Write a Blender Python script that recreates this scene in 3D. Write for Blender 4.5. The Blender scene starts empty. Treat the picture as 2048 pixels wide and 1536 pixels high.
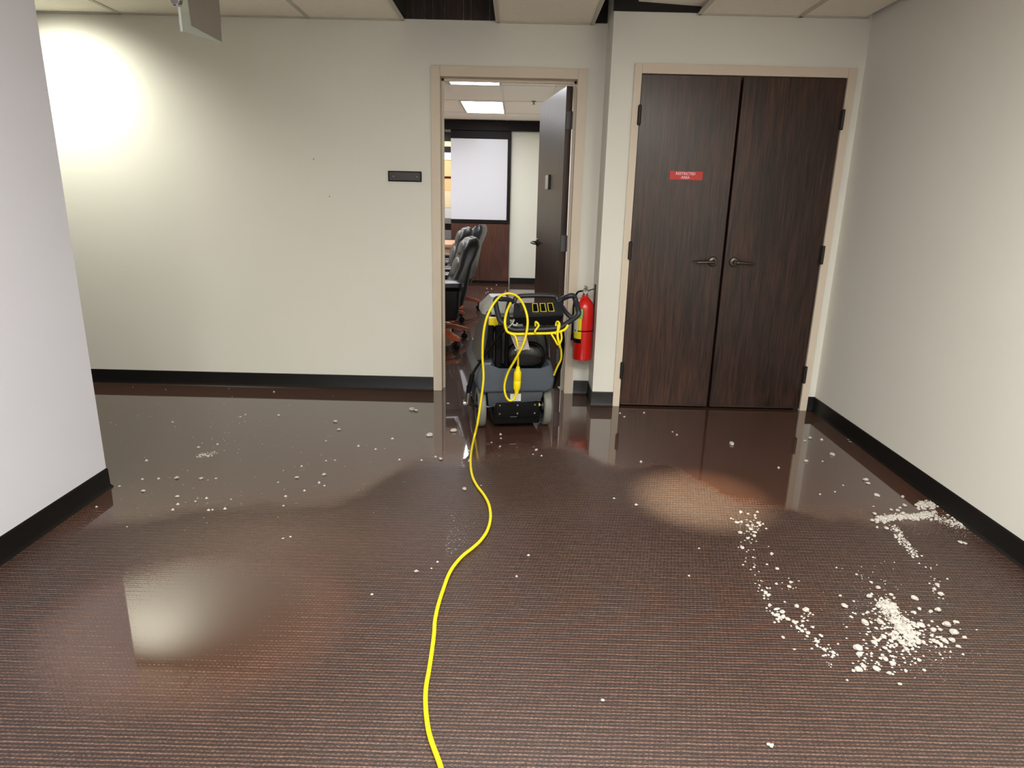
import bpy, bmesh, math, random
from math import sin, cos, pi, radians, sqrt
from mathutils import Vector, Matrix, noise as mnoise

# ------------------------------------------------------------------ camera, world, exposure
SC = bpy.context.scene
COL = SC.collection
PITCH, ROLL, YAW, CAMH, FPX = radians(15.52), radians(1.34), radians(.16), 1.37, 1316.0
_f = Vector((0, cos(PITCH), -sin(PITCH))); _u = Vector((0, sin(PITCH), cos(PITCH))); _r = Vector((1, 0, 0))
_r2 = _r*cos(ROLL) + _u*sin(ROLL); _u2 = _u*cos(ROLL) - _r*sin(ROLL)
_Rz = Matrix.Rotation(YAW, 3, 'Z')
CR, CU, CF = _Rz @ _r2, _Rz @ _u2, _Rz @ _f
cd = bpy.data.cameras.new('camera'); cam = bpy.data.objects.new('camera', cd); COL.objects.link(cam)
cd.sensor_width = 36; cd.lens = FPX/2048*36; cd.clip_start = .05; cd.clip_end = 60
M4 = Matrix((CR, CU, -CF)).transposed().to_4x4(); M4.translation = (0, 0, CAMH)
cam.matrix_world = M4
SC.camera = cam
W = bpy.data.worlds.new('world'); SC.world = W; W.use_nodes = True
W.node_tree.nodes['Background'].inputs[0].default_value = (.8, .85, 1, 1)
W.node_tree.nodes['Background'].inputs[1].default_value = .12
SC.view_settings.view_transform = 'Standard'; SC.view_settings.look = 'None'
SC.view_settings.gamma = 1; SC.view_settings.use_curve_mapping = False
SC.view_settings.exposure = 1.74

HALL_LIGHT = 16      # emission of the hall troffers
ROOM_LIGHT = 6.3      # emission of the far room troffers
def spot(name, loc, target, watts, color, angle, blend, size=.05):
    l = bpy.data.lights.new(name, 'SPOT'); l.energy = watts; l.color = color
    l.spot_size = radians(angle); l.spot_blend = blend; l.shadow_soft_size = size
    o = bpy.data.objects.new(name, l); COL.objects.link(o); o.location = loc
    o.rotation_euler = (Vector(target)-Vector(loc)).to_track_quat('-Z', 'Y').to_euler()
    return o
spot('hallway_downlight_lamp', (-3.05, 4.12, 2.44), (-2.98, 4.71, 1.45), 30, (1, 1, .86), 128, 1.0, .06)
spot('added_warm_patch_lamp', (.9, 3.5, 2.45), (.93, 2.96, 0), 210, (1, .78, .50), 18, 1.0, .03)  # unseen lamp added to cast the warm patch on the carpet

def ray(x, y):
    return CR*((x-1024)/FPX) - CU*((y-768)/FPX) + CF
def fl(x, y, z=0.0):
    d = ray(x, y); t = (z-CAMH)/d.z
    return Vector((d.x*t, d.y*t, z))
def at(x, y, Y):
    d = ray(x, y); t = Y/d.y
    return Vector((d.x*t, Y, CAMH+d.z*t))

# ------------------------------------------------------------------ materials
def lin(c):
    return tuple((v/255/12.92 if v/255 <= .04045 else ((v/255+.055)/1.055)**2.4) for v in c)
MATS = {}
def mat(name, rgb, rough=.5, metal=0, spec=.5, var=.0, vscale=8, bump=0, bscale=60, coat=0, emit=None, es=0):
    m = bpy.data.materials.new(name); m.use_nodes = True
    nt = m.node_tree; b = nt.nodes['Principled BSDF']
    c = lin(rgb)
    b.inputs['Base Color'].default_value = (*c, 1)
    b.inputs['Roughness'].default_value = rough; b.inputs['Metallic'].default_value = metal
    b.inputs['Specular IOR Level'].default_value = spec
    b.inputs['Coat Weight'].default_value = coat
    tc = nt.nodes.new('ShaderNodeTexCoord')
    if var > 0:
        n = nt.nodes.new('ShaderNodeTexNoise'); n.inputs['Scale'].default_value = vscale; n.inputs['Detail'].default_value = 4
        nt.links.new(tc.outputs['Object'], n.inputs['Vector'])
        mx = nt.nodes.new('ShaderNodeMix'); mx.data_type = 'RGBA'
        mx.inputs[6].default_value = (*[v*(1-var) for v in c], 1); mx.inputs[7].default_value = (*[min(1, v*(1+var)) for v in c], 1)
        nt.links.new(n.outputs['Fac'], mx.inputs[0]); nt.links.new(mx.outputs[2], b.inputs['Base Color'])
    if bump > 0:
        n = nt.nodes.new('ShaderNodeTexNoise'); n.inputs['Scale'].default_value = bscale; n.inputs['Detail'].default_value = 3
        nt.links.new(tc.outputs['Object'], n.inputs['Vector'])
        bp = nt.nodes.new('ShaderNodeBump'); bp.inputs['Strength'].default_value = bump; bp.inputs['Distance'].default_value = .002
        nt.links.new(n.outputs['Fac'], bp.inputs['Height']); nt.links.new(bp.outputs[0], b.inputs['Normal'])
    if emit:
        b.inputs['Emission Color'].default_value = (*lin(emit), 1); b.inputs['Emission Strength'].default_value = es
    MATS[name] = m
    return m

def wood(name, dark, light, rough=.4, scale=1.0, axis='Z', tint=None):
    """fine open-grained veneer: long streaks along one axis"""
    m = bpy.data.materials.new(name); m.use_nodes = True; nt = m.node_tree; N = nt.nodes; Lk = nt.links
    b = N['Principled BSDF']; tc = N.new('ShaderNodeTexCoord')
    def stretched(sc, along, detail, dist=0):
        mp = N.new('ShaderNodeMapping'); s = [sc, sc, sc]; s['XYZ'.index(axis)] = sc*along
        mp.inputs['Scale'].default_value = s; Lk.new(tc.outputs['Object'], mp.inputs['Vector'])
        n = N.new('ShaderNodeTexNoise'); n.inputs['Scale'].default_value = 1; n.inputs['Detail'].default_value = detail
        n.inputs['Distortion'].default_value = dist
        Lk.new(mp.outputs[0], n.inputs['Vector']); return n
    fine = stretched(150*scale, .035, 4, .4); broad = stretched(13*scale, .10, 4, 2.6); patch = stretched(2.0, .6, 2)
    ad = N.new('ShaderNodeMath'); ad.operation = 'MULTIPLY_ADD'; ad.inputs[1].default_value = .65
    Lk.new(fine.outputs['Fac'], ad.inputs[0])
    m2 = N.new('ShaderNodeMath'); m2.operation = 'MULTIPLY'; m2.inputs[1].default_value = .35
    Lk.new(broad.outputs['Fac'], m2.inputs[0]); Lk.new(m2.outputs[0], ad.inputs[2])
    rp = N.new('ShaderNodeValToRGB'); Lk.new(ad.outputs[0], rp.inputs[0])
    rp.color_ramp.elements[0].position = .36; rp.color_ramp.elements[0].color = (*lin(dark), 1)
    rp.color_ramp.elements[1].position = .66; rp.color_ramp.elements[1].color = (*lin(light), 1)
    mx = N.new('ShaderNodeMix'); mx.data_type = 'RGBA'; mx.blend_type = 'MULTIPLY'
    Lk.new(rp.outputs[0], mx.inputs[6])
    r2 = N.new('ShaderNodeValToRGB'); Lk.new(patch.outputs['Fac'], r2.inputs[0])
    r2.color_ramp.elements[0].position = .38; r2.color_ramp.elements[0].color = (.62, .60, .62, 1)
    r2.color_ramp.elements[1].position = .62; r2.color_ramp.elements[1].color = (1.0, .84, .74, 1)
    Lk.new(r2.outputs[0], mx.inputs[7]); mx.inputs[0].default_value = 1
    Lk.new(mx.outputs[2], b.inputs['Base Color'])
    b.inputs['Roughness'].default_value = rough
    bp = N.new('ShaderNodeBump'); bp.inputs['Strength'].default_value = .25; bp.inputs['Distance'].default_value = .001
    Lk.new(fine.outputs['Fac'], bp.inputs['Height']); Lk.new(bp.outputs[0], b.inputs['Normal'])
    MATS[name] = m
    return m

M_wall = mat('painted_wall', (223, 221, 212), .55, spec=.35, var=.03, vscale=1.5, bump=.12, bscale=220)
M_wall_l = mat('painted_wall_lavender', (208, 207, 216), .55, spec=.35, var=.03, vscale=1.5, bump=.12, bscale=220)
M_wall_c = mat('painted_wall_cream', (222, 220, 206), .6, spec=.3, var=.02, vscale=1.5)
M_base = mat('rubber_cove_base', (15, 12, 11), .42, spec=.3, var=.2, vscale=6)
M_frame = mat('painted_steel_frame', (212, 198, 180), .45, spec=.4, var=.03, vscale=3)
M_tile = mat('ceiling_board', (246, 240, 224), .9, spec=.1, var=.06, vscale=30, bump=.5, bscale=350)
M_tile_r = mat('ceiling_board_far', (238, 231, 222), .9, spec=.1, var=.03, vscale=30)
M_tee = mat('ceiling_tee', (196, 192, 178), .5, spec=.3)
M_black = mat('black_plastic', (6, 6, 7), .55, spec=.14, var=.15, bump=.1, bscale=300)
M_blackg = mat('black_gloss_tank', (9, 9, 11), .16, spec=.55, bump=.25, bscale=14)
M_grip = mat('black_rubber_grip', (30, 32, 38), .45, spec=.5)
M_grey = mat('slate_grey_plastic', (70, 77, 86), .42, spec=.5, var=.14, vscale=14, bump=.15, bscale=90)
M_greyd = mat('dark_slate_plastic', (48, 53, 61), .45, spec=.5, var=.12, vscale=12)
M_olive = mat('olive_grey_panel', (58, 56, 49), .5, spec=.3, var=.2, vscale=30, bump=.2, bscale=160)
M_lid = mat('pale_grey_lid', (158, 160, 156), .4, spec=.5, var=.12, vscale=20)
M_tyre = mat('grey_rubber_tyre', (112, 112, 104), .5, spec=.4, var=.12, vscale=30)
M_chrome = mat('chrome', (190, 190, 188), .2, metal=1)
M_bright = mat('bright_zinc', (206, 206, 200), .35, metal=.55)
M_steel = mat('satin_steel', (150, 148, 145), .36, metal=1)
M_bronze = mat('dark_bronze_hardware', (92, 82, 76), .34, metal=.9)
M_hinge = mat('dark_hinge', (52, 46, 44), .45, metal=.6)
M_hinge2 = mat('grey_hinge', (96, 94, 98), .45, metal=.5, var=.15, vscale=60)
M_yellow = mat('yellow_cord', (236, 214, 24), .42, spec=.4, var=.10, vscale=26)
M_yelp = mat('yellow_plastic', (240, 214, 10), .4, spec=.4)
M_paper = mat('crumpled_paper', (206, 196, 190), .8, spec=.2, var=.08, vscale=40, bump=.4, bscale=50)
M_red = mat('red_enamel', (206, 22, 14), .3, spec=.5, coat=.3)
M_green = mat('green_label', (120, 214, 110), .45)
M_lyell = mat('yellow_label', (238, 220, 30), .45)
M_lwhite = mat('white_label', (214, 214, 210), .45)
M_signred = mat('red_sign', (196, 40, 36), .45)
M_signtext = mat('pale_sign_text', (238, 190, 200), .5)
M_signdark = mat('dark_sign_plate', (44, 38, 38), .4, var=.12, vscale=40)
M_zip = mat('grey_zip_tie', (156, 156, 148), .4)
M_leather = mat('black_leather', (11, 11, 13), .36, spec=.4, bump=.35, bscale=22)
M_leather_g = mat('grey_sheen_leather', (70, 69, 68), .42, spec=.45, bump=.5, bscale=18, var=.15, vscale=14)  # grey reflections on the black leather, put into a lighter colour
M_chairwood = wood('cherry_wood', (140, 62, 38), (196, 104, 70), .35, .6, 'X')
M_oak = wood('pale_oak', (196, 150, 110), (236, 196, 156), .4, .5, 'X')
M_door = wood('dark_oak_veneer', (24, 14, 11), (80, 54, 43), .3)
M_door2 = wood('walnut_veneer', (48, 32, 27), (84, 60, 51), .33, 1.2)
M_panelw = wood('mahogany_panel', (60, 32, 21), (96, 56, 38), .4, .8)
M_dark = mat('espresso_wood_band', (17, 9, 8), .5, spec=.2, var=.2, vscale=5)
M_white = mat('whiteboard', (214, 214, 220), .25, spec=.5)
M_deckwood = wood('plenum_boards', (30, 23, 20), (62, 50, 45), .7, .5)
M_deck = mat('plenum_shadow_board', (34, 31, 29), .9)
M_crumb = mat('white_crumbs', (184, 178, 170), .55, spec=.4, var=.08, vscale=60, bump=.4, bscale=300)
M_orange = mat('amber_glow_panel', (222, 166, 116), .5, emit=(255, 190, 120), es=.06)  # warm lit look put into the panels as a faint glow
M_pale = mat('pale_blind', (210, 208, 202), .6)
M_midgrey = mat('mid_grey_shelf', (120, 116, 114), .6)
M_cream = mat('cream_box', (226, 206, 168), .6, var=.05)
M_troffer = mat('troffer_lens', (240, 240, 240), .5, emit=(246, 249, 255), es=ROOM_LIGHT)
M_troffer_h = mat('troffer_lens_hall', (240, 240, 240), .5, emit=(250, 249, 243), es=HALL_LIGHT)

# stained ceiling board: black-green growth along one edge
def stain_mat():
    m = M_tile_r.copy(); m.name = 'ceiling_board_stained'; nt = m.node_tree; N = nt.nodes; Lk = nt.links
    b = N['Principled BSDF']; src = b.inputs['Base Color'].links[0].from_socket
    tc = N.new('ShaderNodeTexCoord'); sp = N.new('ShaderNodeSeparateXYZ'); Lk.new(tc.outputs['Object'], sp.inputs[0])
    n = N.new('ShaderNodeTexNoise'); n.inputs['Scale'].default_value = 16; n.inputs['Detail'].default_value = 6; Lk.new(tc.outputs['Object'], n.inputs['Vector'])
    # distance from the near edge (object y = 0) and from the middle of the edge
    a = N.new('ShaderNodeMath'); a.operation = 'MULTIPLY_ADD'; a.inputs[1].default_value = -3.2; a.inputs[2].default_value = .64; Lk.new(sp.outputs['Y'], a.inputs[0])
    x2 = N.new('ShaderNodeMath'); x2.operation = 'ABSOLUTE'; Lk.new(sp.outputs['X'], x2.inputs[0])
    x3 = N.new('ShaderNodeMath'); x3.operation = 'MULTIPLY_ADD'; x3.inputs[1].default_value = -1.1; Lk.new(x2.outputs[0], x3.inputs[0]); Lk.new(a.outputs[0], x3.inputs[2])
    s = N.new('ShaderNodeMath'); s.operation = 'ADD'; Lk.new(x3.outputs[0], s.inputs[0]); Lk.new(n.outputs['Fac'], s.inputs[1])
    r = N.new('ShaderNodeValToRGB'); Lk.new(s.outputs[0], r.inputs[0]); r.color_ramp.elements[0].position = .88; r.color_ramp.elements[1].position = 1.08
    mx = N.new('ShaderNodeMix'); mx.data_type = 'RGBA'; Lk.new(r.outputs[0], mx.inputs[0]); Lk.new(src, mx.inputs[6]); mx.inputs[7].default_value = (*lin((78, 80, 62)), 1)
    Lk.new(mx.outputs[2], b.inputs['Base Color'])
    return m
M_tile_s = stain_mat()

# wet ribbed carpet.  Height of the loop pile against the level of the standing water.
def carpet():
    m = bpy.data.materials.new('wet_ribbed_carpet'); m.use_nodes = True; nt = m.node_tree; N = nt.nodes; Lk = nt.links
    b = N['Principled BSDF']; tc = N.new('ShaderNodeTexCoord'); OBJ = tc.outputs['Object']
    def mth(op, a, bb=None, c=None, clamp=False):
        n = N.new('ShaderNodeMath'); n.operation = op; n.use_clamp = clamp
        for i, v in enumerate((a, bb, c)):
            if v is None: continue
            if isinstance(v, (int, float)): n.inputs[i].default_value = v
            else: Lk.new(v, n.inputs[i])
        return n.outputs[0]
    def noi(scale, detail=3, vec=OBJ, dist=0):
        n = N.new('ShaderNodeTexNoise'); n.inputs['Scale'].default_value = scale; n.inputs['Detail'].default_value = detail; n.inputs['Distortion'].default_value = dist
        Lk.new(vec, n.inputs['Vector']); return n.outputs['Fac']
    def stretch(sx, sy):
        mp = N.new('ShaderNodeMapping'); mp.inputs['Scale'].default_value = (sx, sy, 1); Lk.new(OBJ, mp.inputs['Vector']); return mp.outputs[0]
    sp = N.new('ShaderNodeSeparateXYZ'); Lk.new(OBJ, sp.inputs[0]); X, Y = sp.outputs['X'], sp.outputs['Y']
    wob = noi(1, 2, stretch(14, 40))
    yy = mth('MULTIPLY_ADD', wob, .006, Y)
    rows = mth('SINE', mth('MULTIPLY', yy, 2*pi/.0125))
    rows01 = mth('POWER', mth('MULTIPLY_ADD', rows, .5, .5), 1.5)
    alt = mth('MULTIPLY_ADD', mth('SINE', mth('MULTIPLY', yy, pi/.0125)), .5, .5)
    ph = mth('MULTIPLY', mth('FLOOR', mth('DIVIDE', yy, .0125)), -1.35)
    nub = mth('SINE', mth('MULTIPLY_ADD', X, 2*pi/.014, ph))
    nub01 = mth('MULTIPLY_ADD', nub, .5, .5)
    grain = noi(1, 3, stretch(250, 420)); blot = noi(1, 2, stretch(50, 90))
    rowamp = mth('MULTIPLY_ADD', noi(1, 2, stretch(9, 70)), .42, mth('MULTIPLY_ADD', alt, .20, -.04))
    h = mth('ADD', mth('MULTIPLY', rows01, rowamp), mth('MULTIPLY_ADD', mth('MULTIPLY', rows01, nub01), .22, .14))
    h = mth('ADD', h, mth('MULTIPLY', mth('SUBTRACT', grain, .5), 1.5))
    h = mth('ADD', h, mth('MULTIPLY', mth('SUBTRACT', blot, .5), .35))     # about 0..0.8
    # water level
    fc = N.new('ShaderNodeFloatCurve'); xm = mth('MULTIPLY_ADD', X, 1/4.6, .5); Lk.new(xm, fc.inputs['Value'])
    pts = [(-2.3, 2.62), (-1.9, 2.66), (-1.3, 2.86), (-.8, 2.98), (-.48, 3.50), (-.2, 3.50), (.3, 3.72), (.56, 3.40), (.68, 3.38), (.84, 3.40), (.98, 3.16), (1.12, 2.97), (1.36, 2.90), (1.75, 2.90), (2.3, 3.0)]
    cv = fc.mapping.curves[0]
    while len(cv.points) > 2: cv.points.remove(cv.points[1])
    cv.points[0].location = (0, pts[0][1]/5); cv.points[1].location = (1, pts[-1][1]/5)
    for x, y in pts[1:-1]: cv.points.new((x+2.3)/4.6, y/5)
    fc.mapping.update()
    edge = mth('MULTIPLY', fc.outputs[0], 5)
    big = noi(1.6, 3); med = noi(7, 3)
    d = mth('SUBTRACT', Y, edge)
    d = mth('ADD', d, mth('MULTIPLY', mth('SUBTRACT', med, .5), .22))
    gx = mth('DIVIDE', mth('SUBTRACT', X, .98), .42)
    gs = mth('MULTIPLY', mth('EXPONENT', mth('MULTIPLY', mth('MULTIPLY', gx, gx), -1)), 6)
    lvl = mth('MULTIPLY_ADD', d, mth('ADD', gs, 2.4), .62)          # 1 well inside the pool, falls over half a metre
    # small separate pool at the left
    ex = mth('DIVIDE', mth('SUBTRACT', X, -1.03), .33); ey = mth('DIVIDE', mth('SUBTRACT', Y, 1.93), .30)
    r = mth('SQRT', mth('ADD', mth('MULTIPLY', ex, ex), mth('MULTIPLY', ey, ey)))
    p2 = mth('MULTIPLY_ADD', r, -.85, mth('MULTIPLY_ADD', med, .25, 1.25))
    # a long shallow wet zone joins them
    ex3 = mth('DIVIDE', mth('SUBTRACT', X, -.95), .75); ey3 = mth('DIVIDE', mth('SUBTRACT', Y, 2.4), .6)
    r3 = mth('SQRT', mth('ADD', mth('MULTIPLY', ex3, ex3), mth('MULTIPLY', ey3, ey3)))
    p3 = mth('MULTIPLY_ADD', r3, -.45, mth('MULTIPLY_ADD', big, .3, .22))
    lvl = mth('MAXIMUM', mth('MAXIMUM', lvl, p2), p3)
    lvl = mth('MINIMUM', mth('MAXIMUM', lvl, -.3), 1.3)
    top = mth('MAXIMUM', mth('SUBTRACT', h, lvl), 0)
    dry = mth('MULTIPLY_ADD', mth('SUBTRACT', h, lvl), 6, .35, clamp=True)      # 1 where the pile stands out of the water
    bp = N.new('ShaderNodeBump'); bp.inputs['Strength'].default_value = .5; bp.inputs['Distance'].default_value = .0024
    Lk.new(top, bp.inputs['Height'])
    bw = N.new('ShaderNodeBump'); bw.inputs['Strength'].default_value = .04; bw.inputs['Distance'].default_value = .004
    Lk.new(noi(1, 3, stretch(10, 10)), bw.inputs['Height'])
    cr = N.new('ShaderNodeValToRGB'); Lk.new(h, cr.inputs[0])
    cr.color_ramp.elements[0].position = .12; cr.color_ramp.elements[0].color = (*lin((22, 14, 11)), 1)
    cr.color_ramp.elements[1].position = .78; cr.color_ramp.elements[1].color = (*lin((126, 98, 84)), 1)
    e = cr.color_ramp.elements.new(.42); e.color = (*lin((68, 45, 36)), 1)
    red = N.new('ShaderNodeMix'); red.data_type = 'RGBA'; red.blend_type = 'MULTIPLY'; red.inputs[0].default_value = 1
    rr = N.new('ShaderNodeValToRGB'); Lk.new(big, rr.inputs[0]); rr.color_ramp.elements[0].position = .4; rr.color_ramp.elements[0].color = (1, .97, .96, 1)
    rr.color_ramp.elements[1].position = .65; rr.color_ramp.elements[1].color = (.95, .84, .80, 1)
    Lk.new(cr.outputs[0], red.inputs[6]); Lk.new(rr.outputs[0], red.inputs[7])
    wet = N.new('ShaderNodeMix'); wet.data_type = 'RGBA'; Lk.new(dry, wet.inputs[0])
    wet.inputs[6].default_value = (*lin((70, 45, 34)), 1); Lk.new(red.outputs[2], wet.inputs[7])
    Lk.new(wet.outputs[2], b.inputs['Base Color'])
    b.inputs['Roughness'].default_value = .7; b.inputs['Specular IOR Level'].default_value = .15
    Lk.new(bp.outputs[0], b.inputs['Normal'])
    b.inputs['Coat Weight'].default_value = 1.0; b.inputs['Coat IOR'].default_value = 2.05
    Lk.new(mth('MULTIPLY_ADD', dry, .36, .035), b.inputs['Coat Roughness'])
    Lk.new(mth('MULTIPLY_ADD', dry, -.50, 1.0), b.inputs['Coat Weight'])
    Lk.new(bp.outputs[0], b.inputs['Coat Normal'])
    return m
M_floor = carpet()

# ------------------------------------------------------------------ mesh helpers
def new_bm(): return bmesh.new()
def add_box(bm, x0, x1, y0, y1, z0, z1, bevel=0, seg=2):
    vs = [bm.verts.new((x, y, z)) for z in (z0, z1) for y in (y0, y1) for x in (x0, x1)]
    fs = [(0, 2, 3, 1), (4, 5, 7, 6), (0, 1, 5, 4), (2, 6, 7, 3), (0, 4, 6, 2), (1, 3, 7, 5)]
    faces = [bm.faces.new([vs[i] for i in f]) for f in fs]
    if bevel > 0:
        es = list({e for f in faces for e in f.edges})
        bmesh.ops.bevel(bm, geom=es, offset=bevel, segments=seg, affect='EDGES', profile=.6)
    return vs
def add_prism(bm, poly, a0, a1, plane='XZ', bevel=0, seg=2):
    """extrude a 2-D outline along the remaining axis"""
    def P(p, a):
        return {'XZ': (p[0], a, p[1]), 'XY': (p[0], p[1], a), 'YZ': (a, p[0], p[1])}[plane]
    A = [bm.verts.new(P(p, a0)) for p in poly]; B = [bm.verts.new(P(p, a1)) for p in poly]
    n = len(poly); fs = [bm.faces.new(A), bm.faces.new(B[::-1])]
    for i in range(n): fs.append(bm.faces.new((A[i], B[i], B[(i+1) % n], A[(i+1) % n])))
    if bevel > 0:
        es = list({e for f in fs[:2] for e in f.edges})
        bmesh.ops.bevel(bm, geom=es, offset=bevel, segments=seg, affect='EDGES', profile=.6)
    bmesh.ops.recalc_face_normals(bm, faces=bm.faces)
def catmull(pts, sub=6):
    P = [Vector(p) for p in pts]; P = [P[0]*2-P[1]] + P + [P[-1]*2-P[-2]]; out = []
    for i in range(1, len(P)-2):
        for k in range(sub):
            t = k/sub; a, b, c, d = P[i-1], P[i], P[i+1], P[i+2]
            out.append(.5*((2*b)+(c-a)*t+(2*a-5*b+4*c-d)*t*t+(3*b-a-3*c+d)*t**3))
    out.append(P[-2]); return out
def add_tube(bm, pts, r, n=10, closed=False, smooth_pts=0):
    P = catmull(pts, smooth_pts) if smooth_pts else [Vector(p) for p in pts]
    rr = r if isinstance(r, (list, tuple)) else [r]*len(P)
    if len(rr) != len(P): rr = [rr[min(len(rr)-1, int(i*len(rr)/len(P)))] for i in range(len(P))]
    rings = []; up = None
    m = len(P)
    for i in range(m):
        t = (P[(i+1) % m]-P[i-1]) if (closed or 0 < i < m-1) else (P[1]-P[0] if i == 0 else P[-1]-P[-2])
        t.normalize()
        if up is None: up = t.orthogonal().normalized()
        else:
            up = up - t*up.dot(t)
            up = up.normalized() if up.length > 1e-6 else t.orthogonal().normalized()
        s = t.cross(up)
        rings.append([bm.verts.new(P[i]+(up*cos(2*pi*k/n)+s*sin(2*pi*k/n))*rr[i]) for k in range(n)])
    for i in range(m if closed else m-1):
        A, B = rings[i], rings[(i+1) % m]
        for k in range(n): bm.faces.new((A[k], A[(k+1) % n], B[(k+1) % n], B[k]))
    if not closed:
        bm.faces.new(rings[0][::-1]); bm.faces.new(rings[-1])
def add_lathe(bm, prof, n=32, M=None):
    """prof: (radius, height) turned about Z, then moved by M"""
    M = M or Matrix.Identity(4); rings = []
    for r, z in prof:
        if r < 1e-6: rings.append([bm.verts.new(M @ Vector((0, 0, z)))])
        else: rings.append([bm.verts.new(M @ Vector((r*cos(2*pi*k/n), r*sin(2*pi*k/n), z))) for k in range(n)])
    for A, B in zip(rings, rings[1:]):
        for k in range(n):
            k2 = (k+1) % n
            if len(A) == 1 and len(B) == 1: continue
            if len(A) == 1: bm.faces.new((A[0], B[k2], B[k]))
            elif len(B) == 1: bm.faces.new((A[k], A[k2], B[0]))
            else: bm.faces.new((A[k], A[k2], B[k2], B[k]))
    bmesh.ops.recalc_face_normals(bm, faces=bm.faces)
def rring(cx, cy, z, hx, hy, r, n=5):
    out = []
    for sx, sy, a0 in ((1, 1, 0), (-1, 1, pi/2), (-1, -1, pi), (1, -1, 3*pi/2)):
        for k in range(n):
            a = a0+pi/2*k/(n-1); out.append(Vector((cx+sx*(hx-r)+r*cos(a), cy+sy*(hy-r)+r*sin(a), z)))
    return out
def add_loft(bm, rings, cap=True):
    R = [[bm.verts.new(p) for p in ring] for ring in rings]; n = len(R[0])
    for A, B in zip(R, R[1:]):
        for k in range(n): bm.faces.new((A[k], A[(k+1) % n], B[(k+1) % n], B[k]))
    if cap: bm.faces.new(R[0][::-1]); bm.faces.new(R[-1])
    bmesh.ops.recalc_face_normals(bm, faces=bm.faces)
def obj(name, bm, m, parent=None, smooth=True, loc=None, rotz=0, **props):
    me = bpy.data.meshes.new(name); bm.to_mesh(me); bm.free()
    if smooth:
        me.polygons.foreach_set('use_smooth', [True]*len(me.polygons))
        try: me.set_sharp_from_angle(angle=radians(38))
        except Exception: pass
    me.materials.append(m); o = bpy.data.objects.new(name, me); COL.objects.link(o)
    if loc is not None: o.location = loc
    o.rotation_euler = (0, 0, rotz)
    if parent is not None: o.parent = parent
    for k, v in props.items(): o[k] = v
    return o
def box(name, x0, x1, y0, y1, z0, z1, m, parent=None, bevel=0, **props):
    bm = new_bm(); add_box(bm, x0, x1, y0, y1, z0, z1, bevel); return obj(name, bm, m, parent, smooth=bevel > 0, **props)
def thing(name, label, cat, loc=(0, 0, 0), rotz=0, group=None):
    o = bpy.data.objects.new(name, None); COL.objects.link(o); o.location = loc; o.rotation_euler = (0, 0, rotz)
    o.empty_display_size = .1
    if label: o['label'] = label
    if cat: o['category'] = cat
    if group: o['group'] = group
    return o
def struct(name, label=None, loc=(0, 0, 0)):
    o = thing(name, label, None, loc); o['kind'] = 'structure'; return o
def tag(o, label, cat, group=None):
    o['label'] = label; o['category'] = cat
    if group: o['group'] = group
    return o
ST = dict(kind='structure')
CEIL = 2.475

# ------------------------------------------------------------------ floor and walls
bm = new_bm()
vs = [bm.verts.new(p) for p in ((-6.5, -4, 0), (3.4, -4, 0), (3.4, 14, 0), (-6.5, 14, 0))]; bm.faces.new(vs)
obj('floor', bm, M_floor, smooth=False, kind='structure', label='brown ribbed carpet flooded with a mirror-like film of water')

YB, YD, XR = 4.713, 4.427, .551      # back wall, double door wall, return between them
bm = new_bm()
add_box(bm, -6.5, -.56, YB, YB+.12, 0, 2.95)
add_box(bm, -.56, .40, YB, YB+.12, 2.18, 2.95)
add_box(bm, .40, XR+.12, YB, YB+.12, 0, 2.95)
obj('wall_back', bm, M_wall, smooth=False, kind='structure', label='long off-white back wall with the open doorway')
bm = new_bm()
add_box(bm, XR, .725, YD, YD+.12, 0, 2.95)
add_box(bm, .725, 2.025, YD, YD+.12, 2.17, 2.95)
add_box(bm, 2.025, 2.3, YD, YD+.12, 0, 2.95)
add_box(bm, XR, XR+.12, YD+.12, YB, 0, 2.95)
obj('wall_back_right', bm, M_wall, smooth=False, kind='structure', label='off-white wall stepping forward round the double doors')
bm = new_bm()
add_prism(bm, [(2.105, YD), (2.062, 2.2), (2.062, -4), (2.3, -4), (2.3, YD)], 0, 2.95, 'XY')
obj('wall_right', bm, M_wall, smooth=False, kind='structure', label='blank off-white wall at the right')
bm = new_bm()
add_box(bm, -2.07, -1.935, -4, 2.90, 0, 2.95); add_box(bm, -6.5, -2.07, 2.78, 2.90, 0, 2.95)
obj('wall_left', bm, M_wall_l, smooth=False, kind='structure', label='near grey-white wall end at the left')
bm = new_bm(); add_box(bm, -6.62, -6.5, 2.7, 5, 0, 2.95); add_box(bm, -2.07, 2.3, -4.12, -4, 0, 2.95)
obj('wall_front', bm, M_wall, smooth=False, kind='structure')

def baseboard(name, path, parent=None):
    """rubber cove base: 100 mm high with a small toe, along a floor polyline whose room side is on the left"""
    prof = [(0, 0), (.016, 0), (.012, .006), (.006, .016), (.005, .092), (.003, .098), (0, .1)]
    bm = new_bm(); P = [Vector(p) for p in path]; cols = []
    for i, p in enumerate(P):
        d0 = (P[i]-P[i-1]).normalized() if i else None; d1 = (P[i+1]-P[i]).normalized() if i < len(P)-1 else None
        n0 = Vector((-d0.y, d0.x)) if d0 else None; n1 = Vector((-d1.y, d1.x)) if d1 else None
        if n0 is None: n = n1
        elif n1 is None: n = n0
        else: n = (n0+n1)/(1+n0.dot(n1))
        cols.append([bm.verts.new((p.x+n.x*a, p.y+n.y*a, z+.0005)) for a, z in prof])
    for A, B in zip(cols, cols[1:]):
        for k in range(len(prof)-1): bm.faces.new((A[k], B[k], B[k+1], A[k+1]))
    for c in (cols[0], cols[-1]): bm.faces.new(c)
    bmesh.ops.recalc_face_normals(bm, faces=bm.faces)
    return obj(name, bm, M_base, parent, kind='structure')
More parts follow.
